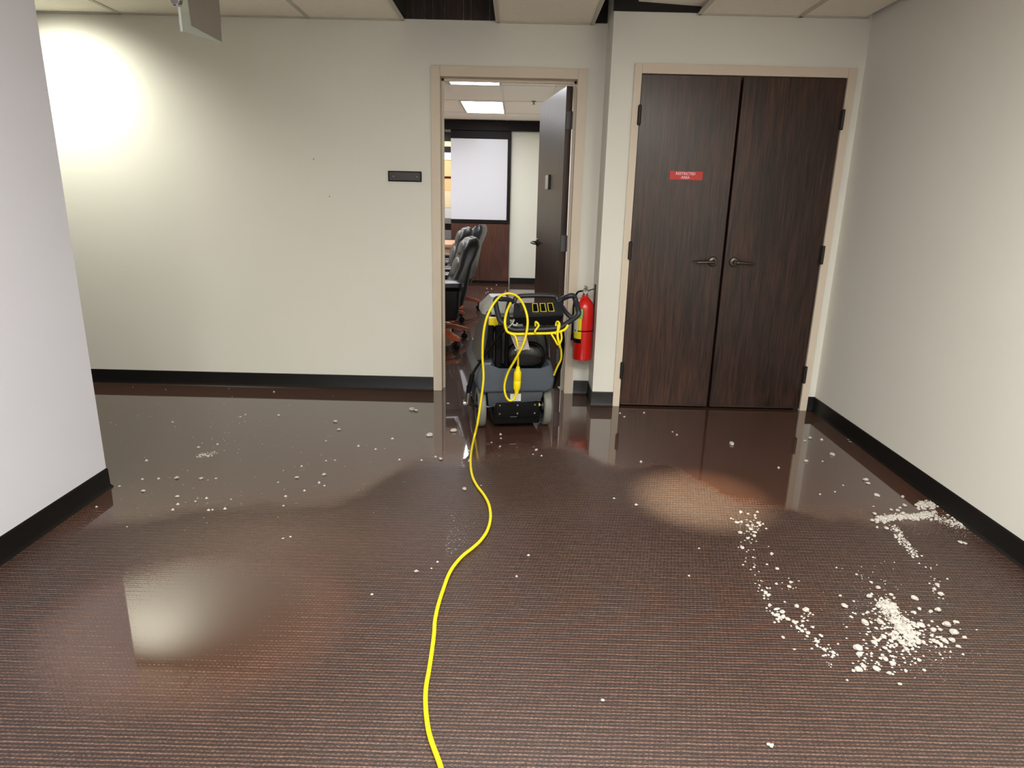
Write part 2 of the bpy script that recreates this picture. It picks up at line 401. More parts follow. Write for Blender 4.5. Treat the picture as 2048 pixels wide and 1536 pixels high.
baseboard('baseboard_back', [(-.597, YB), (-6.5, YB)])
baseboard('baseboard_return', [(.70, YD), (XR, YD), (XR, YB), (.441, YB)])
baseboard('baseboard_right', [(2.062, -4), (2.062, 2.2), (2.105, YD), (2.055, YD)])
baseboard('baseboard_left', [(-6.5, 2.90), (-1.935, 2.90), (-1.935, -4)])

# ------------------------------------------------------------------ hall ceiling
ceil = struct('ceiling', 'suspended ceiling of square boards with two boards missing')
XG = [-.77+.61*k for k in range(-10, 6)]; YG = [3.74-.61*k for k in range(13)]
HOLES = []
bm = new_bm()
def tee(bm, x0, x1, y0, y1): add_box(bm, x0, x1, y0, y1, CEIL, CEIL+.006); 
def inhall(x, y): return (y > 2.9 and x > -6.5) or (x > -2.0)
for x in XG:
    if x > 2.06: continue
    ylo = -4 if x > -2 else 2.9
    top = YD if x > XR else YB
    tee(bm, x-.012, x+.012, ylo, top)
for y in YG:
    tee(bm, -1.935 if y < 2.9 else -6.5, 2.06, y-.012, y+.012)
add_box(bm, -6.5, -.77, YB-.02, YB, CEIL, CEIL+.006); add_box(bm, -.16, .45, YB-.02, YB, CEIL, CEIL+.006)
add_box(bm, 1.06, 2.08, YD-.02, YD, CEIL, CEIL+.006)
obj('ceiling_grid', bm, M_tee, ceil, smooth=False)
tcache = {}
def tile(x0, x1, y0, y1, parent, m, z=CEIL, loc_off=(0, 0, 0), rot=None):
    w, d = x1-x0, y1-y0; key = (round(w, 3), round(d, 3), m.name)
    if key not in tcache:
        b = new_bm(); add_box(b, -w/2, w/2, -d/2, d/2, 0, .018, .0015, 1)
        me = bpy.data.meshes.new('ceiling_tile'); b.to_mesh(me); b.free(); me.materials.append(m); tcache[key] = me
    o = bpy.data.objects.new('ceiling_tile', tcache[key]); COL.objects.link(o); o.parent = parent
    o.location = ((x0+x1)/2+loc_off[0], (y0+y1)/2+loc_off[1], z+.007+loc_off[2])
    if rot: o.rotation_euler = rot
    return o
ygrid = [YB]+YG
troffers_hall = [(-.16, .45, .9), (-.16, .45, -2.15), (1.06, 1.67, .30), (-1.38, -.77, -.93)]
for i in range(len(XG)-1):
    for j in range(len(ygrid)-1):
        x0, x1 = XG[i]+.002, XG[i+1]-.002; y1, y0 = ygrid[j]-.002, ygrid[j+1]+.002
        if x1 > 2.1: x1 = 2.06
        if x0 > 2.0 or x1 < -6.4: continue
        if y1 > YD+.1 and x0 > 1: y1 = YD-.002
        if x0 < -2.0 and y0 < 2.8: 
            if x1 < -1.93 or y1 < 2.9: 
                if not (y1 > 2.9): 
                    if x1 <= -1.9: continue
        cx, cy = (x0+x1)/2, (y0+y1)/2
        if j == 0 and (abs(cx+.465) < .1 or abs(cx-.755) < .1): continue
        if any(abs(cx-(a+b_)/2) < .1 and abs(cy-c) < .62 for a, b_, c in troffers_hall): continue
        tile(x0, x1, y0, y1, ceil, M_tile)
# the board pushed up askew inside the right hand opening
o = tile(.70, 1.20, 3.95, 4.545, ceil, M_tile, z=2.525, rot=(radians(-2), radians(3), radians(3)))
o['label'] = 'loose ceiling board lying crooked above the opening'
# void above the ceiling
box('ceiling_deck', -6.6, 2.4, -4.1, 4.9, 2.95, 3.0, M_deck, kind='structure')
pb = struct('trim_1', 'dark boards inside the left ceiling opening')
x = -.79
rnd = random.Random(4)
while x < -.15:
    w = rnd.choice([.05, .09, .12, .075]); box('board', x, min(x+w, -.13)-.004, YB-.012-rnd.random()*.006, YB-.001, CEIL+.012, 2.95, M_deckwood, pb); x += w
box('joist', -.79, -.745, 3.77, YB-.02, CEIL+.02, CEIL+.2, M_deck, pb)
box('board', .44, .545, YB-.015, YB-.001, CEIL+.012, 2.95, M_deck, pb)
box('board', .545, 1.07, YD-.014, YD-.001, CEIL+.012, 2.95, M_deck, pb)

def troffer(x0, x1, yc, z, m, label, length=1.2, cells=3, group=None, frame=M_tee):
    t = thing('troffer_light', label, 'ceiling light', ((x0+x1)/2, yc, z), 0, group)
    w = (x1-x0)/2; l = length/2
    bm = new_bm()
    add_box(bm, -w, w, -l, -l+.03, -.004, .03); add_box(bm, -w, w, l-.03, l, -.004, .03)
    add_box(bm, -w, -w+.03, -l+.03, l-.03, -.004, .03); add_box(bm, w-.03, w, -l+.03, l-.03, -.004, .03)
    obj('light_frame', bm, frame, t, smooth=False)
    cw = (2*w-.06)/cells
    for k in range(cells):
        a = -w+.03+k*cw
        # slightly domed lens per lamp
        b = new_bm(); n = 6
        rows_ = []
        for q in range(n+1):
            s = q/n; rows_.append([b.verts.new((a+.003+(cw-.006)*s, y_, .012-.010*sin(pi*s))) for y_ in (-l+.031, l-.031)])
        for A, B in zip(rows_, rows_[1:]): b.faces.new((A[0], A[1], B[1], B[0]))
        obj('lens', b, m, t)
    return t
for k, (a, b_, c) in enumerate(troffers_hall):
    troffer(a+.01, b_-.01, c, CEIL, M_troffer_h, 'recessed fluorescent hall ceiling light ' + ['straight above the camera', 'farthest behind the camera', 'behind the camera by the right wall', 'behind the camera by the left wall'][k])
def downlight(name, loc, label, m):
    bm = new_bm(); add_lathe(bm, [(.036, .03), (.04, .0), (.062, -.004), (.062, .004), (.045, .01), (.045, .045), (0, .045)], 24)
    o = obj(name, bm, m, loc=loc); tag(o, label, 'ceiling light')
    return o
downlight('recessed_downlight', (-3.05, 4.12, CEIL), 'small recessed downlight in the side hallway ceiling', M_chrome)
downlight('recessed_downlight', (.9, 3.5, CEIL), 'added downlight for the warm carpet patch before the double doors', M_chrome)  # unseen fixture added to go with the warm carpet lamp

# ------------------------------------------------------------------ far room
RY = 11.42; RC = 2.615
box('wall_far_back', -1.12, .72, RY, RY+.12, 0, 2.9, M_wall_c, kind='structure', label='cream end wall of the far room')
box('wall_far_right', .62, .74, YB+.12, RY, 0, 2.9, M_wall_c, kind='structure')
bm = new_bm(); add_box(bm, -4.12, -4, YB+.12, 13.6, 0, 2.9); add_box(bm, -4, -1.12, 13.5, 13.6, 0, 2.9); add_box(bm, -1.12, -1.0, RY+.12, 13.6, 0, 2.9)
obj('wall_far_left', bm, M_wall_c, smooth=False, kind='structure')
box('baseboard_far', -.115, .62, RY-.012, RY-.001, .0005, .1, M_base, kind='structure')
rc = struct('ceiling_far', 'white board ceiling of the far room')
XR2 = [-.205+.61*k for k in range(-7, 3)]; YR2 = [4.85]+[5.56+1.22*k for k in range(0, 7)]
tro_far = [(-.815, -.205, 7.39), (-.815, -.205, 9.83), (-2.645, -2.035, 7.39), (-2.645, -2.035, 9.83), (-2.035, -1.425, 12.27)]  # last one added behind the jamb to brighten the wall unit
bm = new_bm()
for x in XR2: 
    if x < .6: add_box(bm, x-.012, x+.012, YB+.12, RY if x > -1.2 else 13.5, RC, RC+.006)
for y in YR2:
    add_box(bm, -4, .62 if y < RY else -1.12, y-.012, y+.012, RC, RC+.006)
obj('ceiling_grid', bm, M_tile_r, rc, smooth=False)
for i in range(len(XR2)-1):
    for j in range(len(YR2)-1):
        x0, x1, y0, y1 = XR2[i]+.002, min(XR2[i+1]-.002, .62), YR2[j]+.002, YR2[j+1]-.002
        cx, cy = (x0+x1)/2, (y0+y1)/2
        if y0 > RY and x0 > -1.2: continue
        if any(abs(cx-(a+b_)/2) < .1 and abs(cy-c) < .62 for a, b_, c in tro_far): continue
        st = abs(cx+.51) < .1 and abs(cy-8.61) < .2
        if st:
            b = new_bm(); add_box(b, -.303, .303, 0, 1.216, 0, .018)
            o = obj('ceiling_tile', b, M_tile_s, rc, smooth=False, loc=(cx, y0, RC+.007)); o['label'] = 'ceiling board with black green stains along one edge'
        else: tile(x0, x1, y0, y1, rc, M_tile_r, z=RC)
box('ceiling_deck', -4.1, .8, YB+.12, 13.6, 2.85, 2.9, M_deck, kind='structure')
for k, (a, b_, c) in enumerate(tro_far):
    lab = ['bright ceiling light of the far room nearest the doorway, stained board behind it', 'bright three-section ceiling light nearest the whiteboard in the far room'][k] if k < 2 else 'bright far room ceiling light hidden left of the doorway, ' + ['', '', 'over the nearest armchair side', 'over the table', 'added to brighten the amber wall unit'][k]
    troffer(a+.005, b_-.005, c, RC, M_troffer, lab, group=None)
bm = new_bm(); add_lathe(bm, [(.03, 0), (.03, -.006), (.012, -.01), (.010, -.03), (.022, -.034), (.022, -.038), (0, -.038)], 16)
tag(obj('sprinkler_head', bm, M_steel, loc=(.17, 9.15, RC)), 'small sprinkler head on the far room ceiling', 'sprinkler')
# dark valance under the ceiling
box('trim_2', -4, .62, RY-.10, RY-.002, 2.462, RC-.003, M_dark, kind='structure', label='dark wooden band under the far room ceiling')
# whiteboard cabinet
wc = thing('whiteboard_cabinet', 'dark wooden wall cabinet with a large whiteboard above a mahogany panel', 'cabinet', (-.63, RY-.07, 0))
xa, xb = -.49, .495
bm = new_bm(); add_box(bm, xa, xb, .0, .066, 2.34, 2.458, .003, 1); obj('head_board', bm, M_dark, wc)
bm = new_bm(); add_box(bm, xb-.05, xb, .0, .066, 1.03, 2.338, .003, 1); obj('stile', bm, M_dark, wc)
bm = new_bm(); add_box(bm, xa, xb, -.004, .066, 1.0, 1.058, .003, 1); obj('ledge', bm, M_dark, wc)
bm = new_bm(); add_box(bm, xa, xb-.055, .018, .06, 1.06, 2.337, .002, 1); obj('whiteboard', bm, M_white, wc, label='blank white writing board')
for k in range(2):
    bm = new_bm(); w = (xb-xa)/2; add_box(bm, xa+k*w+.002, xa+(k+1)*w-.002, .006, .06, .045, .996, .002, 1); obj('lower_panel', bm, M_panelw, wc)
bm = new_bm(); add_box(bm, xa, xb, .02, .06, .001, .043); obj('plinth', bm, M_dark, wc)
# shelving with panels beyond the end of the cabinet
su = thing('display_wall_unit', 'tall wall unit of amber and white panels seen past the whiteboard cabinet', 'wall unit', (-1.75, 13.2, 0))
def dpanel(nm, z0, z1, m, y=0):
    bm = new_bm(); add_box(bm, -.6, .62, y, .08, z0, z1-.004, .003, 1); return obj(nm, bm, m, su)
for nm, z0, z1, m, y in (('top_rail', 2.44, 2.60, M_dark, 0), ('panel', 2.34, 2.44, M_cream, .01), ('rail', 2.24, 2.34, M_dark, 0), ('panel', 2.10, 2.24, M_pale, .01),
        ('amber_panel', 1.80, 2.10, M_orange, .02), ('rail', 1.77, 1.80, M_dark, 0), ('amber_panel', 1.54, 1.77, M_orange, .02), ('panel', 1.22, 1.54, M_cream, .01), ('panel', 1.02, 1.22, M_pale, .01),
        ('shelf', .92, 1.02, M_midgrey, 0), ('recess', .80, .92, M_dark, .03), ('shelf', .62, .80, M_midgrey, 0), ('recess', .5, .62, M_dark, .03), ('shelf', .0, .5, M_midgrey, .0)):
    dpanel(nm, z0, z1, m, y)
# table end
tb = thing('conference_table', 'pale oak conference table end behind the armchairs', 'table', (-1.62, 9.9, 0))
bm = new_bm(); add_box(bm, -.7, .70, -.5, .6, .72, .765, .006, 2); obj('tabletop', bm, M_oak, tb)
bm = new_bm(); add_box(bm, -.64, .67, -.47, .55, .60, .719, .003, 1); obj('apron', bm, M_oak, tb)
for sx in (-.5, .5):
    bm = new_bm(); add_box(bm, sx-.05, sx+.05, -.35, .4, .001, .599, .006, 1); obj('leg', bm, M_oak, tb)
bm = new_bm(); add_box(bm, -.08, .08, -.03, .03, 0, .115, .008, 2); add_box(bm, -.06, .06, -.02, .02, .115, .125, .003, 1)
tag(obj('cream_box', bm, M_cream, loc=(-.755, 6.86, .001)), 'small cream box on the flooded carpet beneath the nearest armchair', 'box')

# ------------------------------------------------------------------ armchairs
def make_chair(label):
    """faces local -X"""
    t = thing('leather_armchair', label, 'chair', (0, 0, 0), 0, 'black leather armchairs in the far room')
    # backrest: side outline lofted across the width, with head roll and lumbar swell
    spine = [(.27, .40, .085, .27), (.30, .55, .095, .28), (.335, .68, .085, .275), (.375, .80, .07, .265), (.405, .88, .08, .25), (.43, .96, .085, .235), (.445, 1.02, .07, .215), (.45, 1.055, .04, .18)]
    rings = []
    for cx, cz, th, hw in spine:
        tilt = radians(-16); ring = rring(0, 0, 0, th, hw, min(th*.8, .05), 5)
        rings.append([Vector((cx+p.x*cos(tilt), p.y, cz+p.x*sin(-tilt)*-1*-.9)) for p in ring])
    bm = new_bm(); add_loft(bm, rings); back = obj('backrest', bm, M_leather, t)
    # soft tufted pads on the front of the back
    for k, (cx, cz, tx, ty, tz) in enumerate(((.335, .955, .05, .17, .075), (.275, .76, .055, .19, .11), (.225, .58, .06, .2, .10))):
        bm = new_bm(); bmesh.ops.create_uvsphere(bm, u_segments=20, v_segments=12, radius=1)
        for v in bm.verts:
            s = v.co; q = Vector([math.copysign(abs(c)**.7, c) for c in s]); q.z += .0
            v.co = Vector((cx+.05+q.x*tx+q.z*tz*.28, q.y*ty, cz+q.z*tz))
        obj('back_pad', bm, M_leather_g, t)
    bm = new_bm(); add_tube(bm, [(.32, -.255, .42), (.36, -.262, .56), (.39, -.258, .70), (.42, -.245, .83), (.455, -.225, .93), (.47, -.19, 1.01), (.46, -.14, 1.055), (.46, .14, 1.055), (.47, .19, 1.01), (.455, .225, .93), (.42, .245, .83), (.39, .258, .70), (.36, .262, .56), (.32, .255, .42)], .007, 6, smooth_pts=3)
    obj('piping', bm, M_leather_g, back)
    bm = new_bm(); add_loft(bm, [rring(-.05, 0, .34, .30, .27, .05), rring(-.05, 0, .36, .32, .285, .06), rring(-.05, 0, .44, .33, .29, .07), rring(-.05, 0, .475, .30, .27, .07)])
    obj('seat', bm, M_leather, t)
    for s in (-1, 1):
        cy = s*.355
        bm = new_bm(); add_loft(bm, [rring(-.02, cy, .30, .29, .05, .03), rring(-.02, cy, .34, .31, .06, .04), rring(-.02, cy, .58, .33, .068, .045), rring(-.02, cy, .595, .30, .055, .04)])
        arm = obj('armrest', bm, M_leather, t)
        bm = new_bm(); add_loft(bm, [rring(-.02, cy, .595, .32, .065, .05), rring(-.02, cy, .62, .355, .088, .06), rring(-.02, cy, .655, .35, .085, .06), rring(-.02, cy, .675, .31, .06, .05)])
        obj('arm_pad', bm, M_leather, arm)
    bm = new_bm(); add_lathe(bm, [(.0, .12), (.055, .12), (.05, .19), (.032, .20), (.032, .30), (.09, .33), (0, .33)], 20)
    obj('pedestal', bm, M_chairwood, t)
    for k in range(5):
        a = 2*pi*k/5+.35; d = Vector((cos(a), sin(a), 0)); s_ = Vector((-sin(a), cos(a), 0)); rings = []
        for q, (r, z, hh, hw) in enumerate(((.03, .165, .034, .04), (.16, .172, .032, .04), (.31, .148, .026, .036), (.44, .112, .022, .034), (.47, .104, .014, .026))):
            rings.append([Vector((0, 0, z))+d*r+s_*hw*c1+Vector((0, 0, hh*c2)) for c1, c2 in ((1, -.7), (1, .7), (.7, 1), (-.7, 1), (-1, .7), (-1, -.7), (-.7, -1), (.7, -1))])
        bm = new_bm(); add_loft(bm, rings); leg = obj('leg', bm, M_chairwood, t)
        bm = new_bm(); c = d*.44
        Mx = Matrix.Translation(c+Vector((0, 0, .031))) @ Matrix.Rotation(a, 4, 'Z') @ Matrix.Rotation(pi/2, 4, 'X')
        add_lathe(bm, [(0, -.022), (.026, -.022), (.03, -.016), (.03, .016), (.026, .022), (0, .022)], 16, Mx)
        add_tube(bm, [c+Vector((0, 0, .045)), c+Vector((0, 0, .098))], .009, 8)
        obj('caster', bm, M_black, leg)
    return t
def dup(root, loc, rotz, label):
    r = root.copy(); COL.objects.link(r); r.location = loc; r.rotation_euler = (0, 0, rotz); r.scale = (1, 1, 1.02); r['label'] = label
    for ch in list(root.children):
        c = ch.copy(); COL.objects.link(c); c.parent = r
        for g in ch.children:
            d = g.copy(); COL.objects.link(d); d.parent = c
    return r
ch = make_chair('black leather armchair on wooden star base nearest the doorway')
ch.scale = (1, 1, .97)
ch.location = (-.89, 6.38, 0); ch.rotation_euler = (0, 0, radians(12))
bpy.context.view_layer.update()
dup(ch, (-1.01, 7.36, 0), radians(8), 'second black leather armchair, just behind the nearest one')
dup(ch, (-.91, 8.38, 0), radians(-6), 'farthest black leather armchair, only its top and base showing')

# ------------------------------------------------------------------ open door (door_1)
d1 = struct('door_1', 'beige steel frame with a brown wooden door standing open')
fx0, fx1, ftop = -.534, .374, 2.152
def frame_piece(name, poly, z0, z1, parent, lab=None):
    bm = new_bm(); add_prism(bm, poly, z0, z1, 'XY', .0015, 1); return obj(name, bm, M_frame, parent)
yf, yb_ = YB-.014, YB+.134
lj = [(fx0-.060, yf), (fx0, yf), (fx0, YB+.075), (fx0+.016, YB+.075), (fx0+.016, YB+.098), (fx0, YB+.098), (fx0, yb_), (fx0-.060, yb_)]
frame_piece('jamb', lj, .0, ftop+.062, d1)
frame_piece('jamb', [(fx1+fx0-x, y) for x, y in lj][::-1], .0, ftop+.062, d1)
bm = new_bm(); add_prism(bm, [(yf, ftop), (YB+.075, ftop), (YB+.075, ftop-.016), (YB+.098, ftop-.016), (YB+.098, ftop), (yb_, ftop), (yb_, ftop+.062), (yf, ftop+.062)], fx0+.0005, fx1-.0005, 'YZ', .0015, 1)
obj('frame_head', bm, M_frame, d1)
# leaf in its own frame: hinge edge at the origin, leaf runs along +X, visible face is +Y side
leaf_ang = math.atan2(.875, -.15)
lo = Vector((.311, 4.845, 0))
bm = new_bm(); add_box(bm, 0, .89, -.045, 0, .012, 2.132, .0015, 1)
leaf = obj('door_leaf', bm, M_door2, d1, loc=lo, rotz=leaf_ang)
for z in (1.915, 1.085, .25):
    bm = new_bm(); add_box(bm, -.003, 0, -.04, -.004, z-.057, z+.057, .001, 1); add_tube(bm, [(-.006, -.047, z-.057), (-.006, -.047, z+.057)], .0065, 10)
    for q in (-.04, -.013, .013, .04):
        add_lathe(bm, [(0, .0), (.004, .0), (.003, .0015), (0, .0015)], 8, Matrix.Translation((-.003, -.022+(.008 if q in (-.04, .013) else -.008), z+q)) @ Matrix.Rotation(-pi/2, 4, 'Y'))
    obj('hinge', bm, M_hinge2, leaf)
def lever_bm(side, direct, x, z, y0):
    """rose and lever; side = +1/-1 outward along Y, direct = +1/-1 lever direction along X"""
    bm = new_bm(); R = Matrix.Translation((x, y0, z)) @ Matrix.Rotation(-side*pi/2, 4, 'X')
    add_lathe(bm, [(0, 0), (.033, 0), (.033, .004), (.028, .011), (.014, .014), (.012, .05), (0, .05)], 28, R)
    y = y0+side*.052
    add_tube(bm, [(x, y-side*.012, z), (x+direct*.012, y, z), (x+direct*.05, y+side*.002, z-.001), (x+direct*.1, y-side*.002, z-.003), (x+direct*.125, y-side*.010, z-.004)], [.012, .0115, .0095, .009, .0085, .008, .007], 10, smooth_pts=5)
    return bm
obj('lever_handle', lever_bm(1, -1, .825, 1.04, 0), M_hinge, leaf)
obj('lever_handle', lever_bm(-1, -1, .825, 1.04, -.045), M_bronze, leaf)
bm = new_bm(); add_box(bm, .8895, .8915, -.037, -.008, .96, 1.10, .0005, 1); obj('latch_plate', bm, M_steel, leaf)
bm = new_bm(); add_box(bm, .422, .436, .0005, .014, 1.463, 1.572, .002, 1)
dp = obj('room_sign', bm, M_signdark, leaf, label='small pale plate on a dark backing')
dp['label'] = 'small pale room plate with dark backing'
bm = new_bm(); add_box(bm, .4365, .54, .0005, .013, 1.467, 1.568, .002, 1); obj('sign_face', bm, M_lwhite, leaf)

# ------------------------------------------------------------------ double doors (door_2)
d2 = struct('door_2', 'pair of dark oak doors in a beige frame')
gx0, gx1, gt = .742, 2.008, 2.146
yf2 = YD-.014
lj = [(gx0-.046, yf2), (gx0, yf2), (gx0, YD+.05), (gx0+.014, YD+.05), (gx0+.014, YD+.134), (gx0-.046, YD+.134)]
frame_piece('jamb', lj, 0, gt+.055, d2)
frame_piece('jamb', [(gx0+gx1-x, y) for x, y in lj][::-1], 0, gt+.055, d2)
bm = new_bm(); add_prism(bm, [(yf2, gt), (YD+.05, gt), (YD+.05, gt-.014), (YD+.134, gt-.014), (YD+.134, gt+.055), (yf2, gt+.055)], gx0+.0005, gx1-.0005, 'YZ', .0015, 1)
obj('frame_head', bm, M_frame, d2)
box('door_gap_shade_panel', gx0, gx1, YD+.06, YD+.11, 0, gt, M_black, d2)  # black sheet added behind the leaves to keep their gap dark
xm = 1.366
for side, (a, b_) in enumerate(((gx0+.003, xm-.0075), (xm+.0075, gx1-.003))):
    bm = new_bm(); add_box(bm, a, b_, YD-.004, YD+.040, .014, gt-.004, .002, 1)
    lf = obj('door_leaf', bm, M_door, d2)
    hx = a-.002 if side == 0 else b_+.002
    for z in (1.905, 1.075, .262):
        bm = new_bm(); add_tube(bm, [(hx, yf2-.006, z-.055), (hx, yf2-.006, z+.055)], .0095, 12)
        add_box(bm, hx-.012, hx+.012, yf2-.004, YD-.004, z-.055, z+.055, .001, 1)
        for q in (-.057, .057): add_lathe(bm, [(0, -.003), (.008, -.003), (.010, 0), (.008, .003), (0, .003)], 10, Matrix.Translation((hx, yf2-.006, z+q)))
        obj('hinge', bm, M_hinge, lf)
    hxx = xm-.07 if side == 0 else xm+.07
    obj('lever_handle', lever_bm(-1, -1 if side == 0 else 1, hxx, 1.015, YD-.004), M_bronze, lf)
    bm = new_bm(); add_box(bm, a+.01, b_-.01, YD-.009, YD-.0045, .014, .022, .001, 1); obj('door_sweep', bm, M_bronze, lf)
    if side == 0:
        rs = None
# red sign
rs = thing('restricted_sign', 'small red sign with pale lettering on the left double door', 'sign', (1.07, YD-.0045, 1.553))
bm = new_bm(); add_box(bm, -.106, .106, -.003, 0, -.027, .027, .001, 1); obj('sign_plate', bm, M_signred, rs)
def text_part(body, size, loc, m, parent, rot=(pi/2, 0, 0), name='lettering', bold=.0):
    c = bpy.data.curves.new('t', 'FONT'); c.body = body; c.size = size; c.align_x = 'CENTER'; c.align_y = 'CENTER'; c.extrude = .0004; c.offset = bold
    to = bpy.data.objects.new('t', c); COL.objects.link(to)
    me = bpy.data.meshes.new_from_object(to.evaluated_get(bpy.context.evaluated_depsgraph_get()))
    bpy.data.objects.remove(to); me.materials.clear(); me.materials.append(m)
    o = bpy.data.objects.new(name, me); COL.objects.link(o); o.parent = parent; o.location = loc; o.rotation_euler = rot
    return o
text_part('RESTRICTED', .0225, (-.005, -.0036, .011), M_signtext, rs, bold=.0006)
text_part('AREA', .0225, (-.005, -.0036, -.012), M_signtext, rs, bold=.0006)

# name plate on the back wall
np_ = thing('name_plate', 'long dark blank plate screwed to the wall left of the doorway', 'sign', (-.778, YB-.001, 1.517))
bm = new_bm(); add_box(bm, -.114, .114, -.012, 0, -.034, .034, .002, 2); obj('plate_frame', bm, M_black, np_)
bm = new_bm(); add_box(bm, -.107, .107, -.0135, -.011, -.028, .028, .001, 1); obj('plate_face', bm, M_signdark, np_)
for sx in (-.076, .084):
    bm = new_bm(); add_lathe(bm, [(0, .0), (.004, .0), (.003, .002), (0, .002)], 12, Matrix.Translation((sx, -.0135, -.002)) @ Matrix.Rotation(pi/2, 4, 'X')); obj('screw', bm, M_steel, np_)
# wall scuffs and screw stubs
for x, y in ((1206, 271), (627, 318), (659, 393)):
    p = at(x, y, YB if x < 1180 else YD)
    if x > 1180: continue
    bm = new_bm(); add_lathe(bm, [(0, 0), (.004, 0), (.003, .003), (0, .003)], 8, Matrix.Translation((p.x, YB, p.z)) @ Matrix.Rotation(pi/2, 4, 'X'))
    tag(obj('nail_head', bm, M_hinge2), {627: 'tiny dark nail head on the long back wall, the higher one', 659: 'tiny dark nail head on the long back wall, the lower one'}[x], 'nail')

# ------------------------------------------------------------------ exit sign, top left
es = thing('hanging_sign', 'clear acrylic sign blade with grey backing hanging from a chrome mount', 'sign', (-1.47, 3.18, CEIL))
a = fl(362, 63, 2.03); b_ = fl(437, 85, 2.03)
a = Vector((-1.446, 3.067, 2.03)) if (a-b_).length < .01 else a
dirv = (b_-a); dirv.z = 0; L_ = dirv.length; dirv.normalize(); nrm = Vector((-dirv.y, dirv.x, 0))
es.location = ((a.x+b_.x)/2, (a.y+b_.y)/2, CEIL); es.rotation_euler = (0, 0, math.atan2(dirv.y, dirv.x))
HZ = 2.03-CEIL
m_acr = mat('clear_acrylic', (225, 232, 225), .08, spec=.5); m_acr.node_tree.nodes['Principled BSDF'].inputs['Transmission Weight'].default_value = .75
M_mirr = mat('grey_sign_backing', (122, 114, 106), .45)
bm = new_bm(); add_box(bm, -L_/2, L_/2+.02, -.004, .004, HZ, -.045, .0015, 1); obj('acrylic_blade', bm, m_acr, es)
bm = new_bm(); add_prism(bm, [(-L_/2+.055, HZ+.035), (L_/2+.012, HZ+.006), (L_/2+.019, HZ+.10), (L_/2+.019, -.05), (-L_/2+.035, -.05)], -.0065, -.0045, 'XZ'); obj('backing_film', bm, M_mirr, es)
bm = new_bm(); add_box(bm, -L_/2-.001, -L_/2+.006, -.0046, .0046, HZ, -.045, .001, 1); obj('blade_edge', bm, M_lwhite, es)
bm = new_bm(); add_box(bm, -L_/2-.03, L_/2+.04, -.03, .03, -.044, 0, .012, 3); obj('mount', bm, M_chrome, es)
bm = new_bm(); add_lathe(bm, [(0, -.012), (.022, -.012), (.026, -.008), (.026, .008), (.022, .012), (0, .012)], 24, Matrix.Translation((-L_/2-.012, -.006, HZ+.118)) @ Matrix.Rotation(pi/2, 4, 'Y')); obj('end_clip', bm, M_chrome, es)

# ------------------------------------------------------------------ fire extinguisher
fe = thing('fire_extinguisher', 'red fire extinguisher hanging beside the doorway', 'fire extinguisher', (.480, 4.565, 0))
bm = new_bm(); add_lathe(bm, [(0, .296), (.052, .296), (.063, .303), (.0655, .315), (.0655, .655), (.062, .685), (.05, .712), (.032, .733), (.021, .742), (.021, .756), (0, .756)], 40)
obj('cylinder_body', bm, M_red, fe)
def wrap(name, a0, a1, z0, z1, r, m, parent):
    bm = new_bm(); n = 12; rows_ = []
    for k in range(n+1):
        a = radians(a0+(a1-a0)*k/n); rows_.append([bm.verts.new((rr*cos(a), rr*sin(a), z)) for rr, z in ((r-.001, z0), (r, z0), (r, z1), (r-.001, z1))])
    for A, B in zip(rows_, rows_[1:]):
        for k in range(4): bm.faces.new((A[k], B[k], B[(k+1) % 4], A[(k+1) % 4]))
    bm.faces.new(rows_[0]); bm.faces.new(rows_[-1][::-1]); bmesh.ops.recalc_face_normals(bm, faces=bm.faces)
    return obj(name, bm, m, parent)
wrap('label_band', 165, 255, .60, .665, .0668, M_green, fe)['label'] = 'green upper label band'
wrap('label_band', 165, 252, .455, .598, .0668, M_lyell, fe)['label'] = 'yellow middle label band'
wrap('label_band', 165, 252, .425, .4545, .0668, M_black, fe)['label'] = 'black lower label band'
wrap('label_box', 180, 228, .50, .59, .0676, M_lwhite, fe)['label'] = 'white printed label box'
wrap('strap', 0, 360, .507, .515, .0690, M_black, fe)
bm = new_bm(); add_lathe(bm, [(0, .756), (.018, .756), (.018, .775), (.013, .78), (.013, .80), (0, .80)], 20)
add_tube(bm, [(0, 0, .785), (-.03, -.02, .785)], .007, 8); vv = obj('valve', bm, M_chrome, fe)
bm = new_bm(); add_box(bm, -.012, .012, -.085, .02, .797, .803, .002, 1); add_box(bm, -.010, .010, -.075, .016, .812, .818, .002, 1); obj('squeeze_handle', bm, M_steel, vv)
bm = new_bm(); add_lathe(bm, [(0, 0), (.016, 0), (.016, .008), (.013, .01), (0, .01)], 20, Matrix.Translation((.0, -.018, .782)) @ Matrix.Rotation(pi/2, 4, 'X')); obj('gauge', bm, M_lwhite, vv)
bm = new_bm(); add_tube(bm, [(-.028, -.018, .785), (-.055, -.02, .775), (-.069, -.012, .74), (-.076, .0, .68), (-.077, .005, .56), (-.076, .005, .48)], .0065, 8, smooth_pts=4)
add_lathe(bm, [(0, 0), (.011, 0), (.008, .05), (0, .05)], 12, Matrix.Translation((-.076, .005, .435))); obj('hose', bm, M_black, fe)
bm = new_bm(); add_box(bm, .062, .0705, -.012, .012, .50, .83, .001, 1); add_tube(bm, [(.066, 0, .80), (.03, 0, .79), (.012, 0, .779)], .004, 8); obj('wall_bracket', bm, M_hinge, fe)

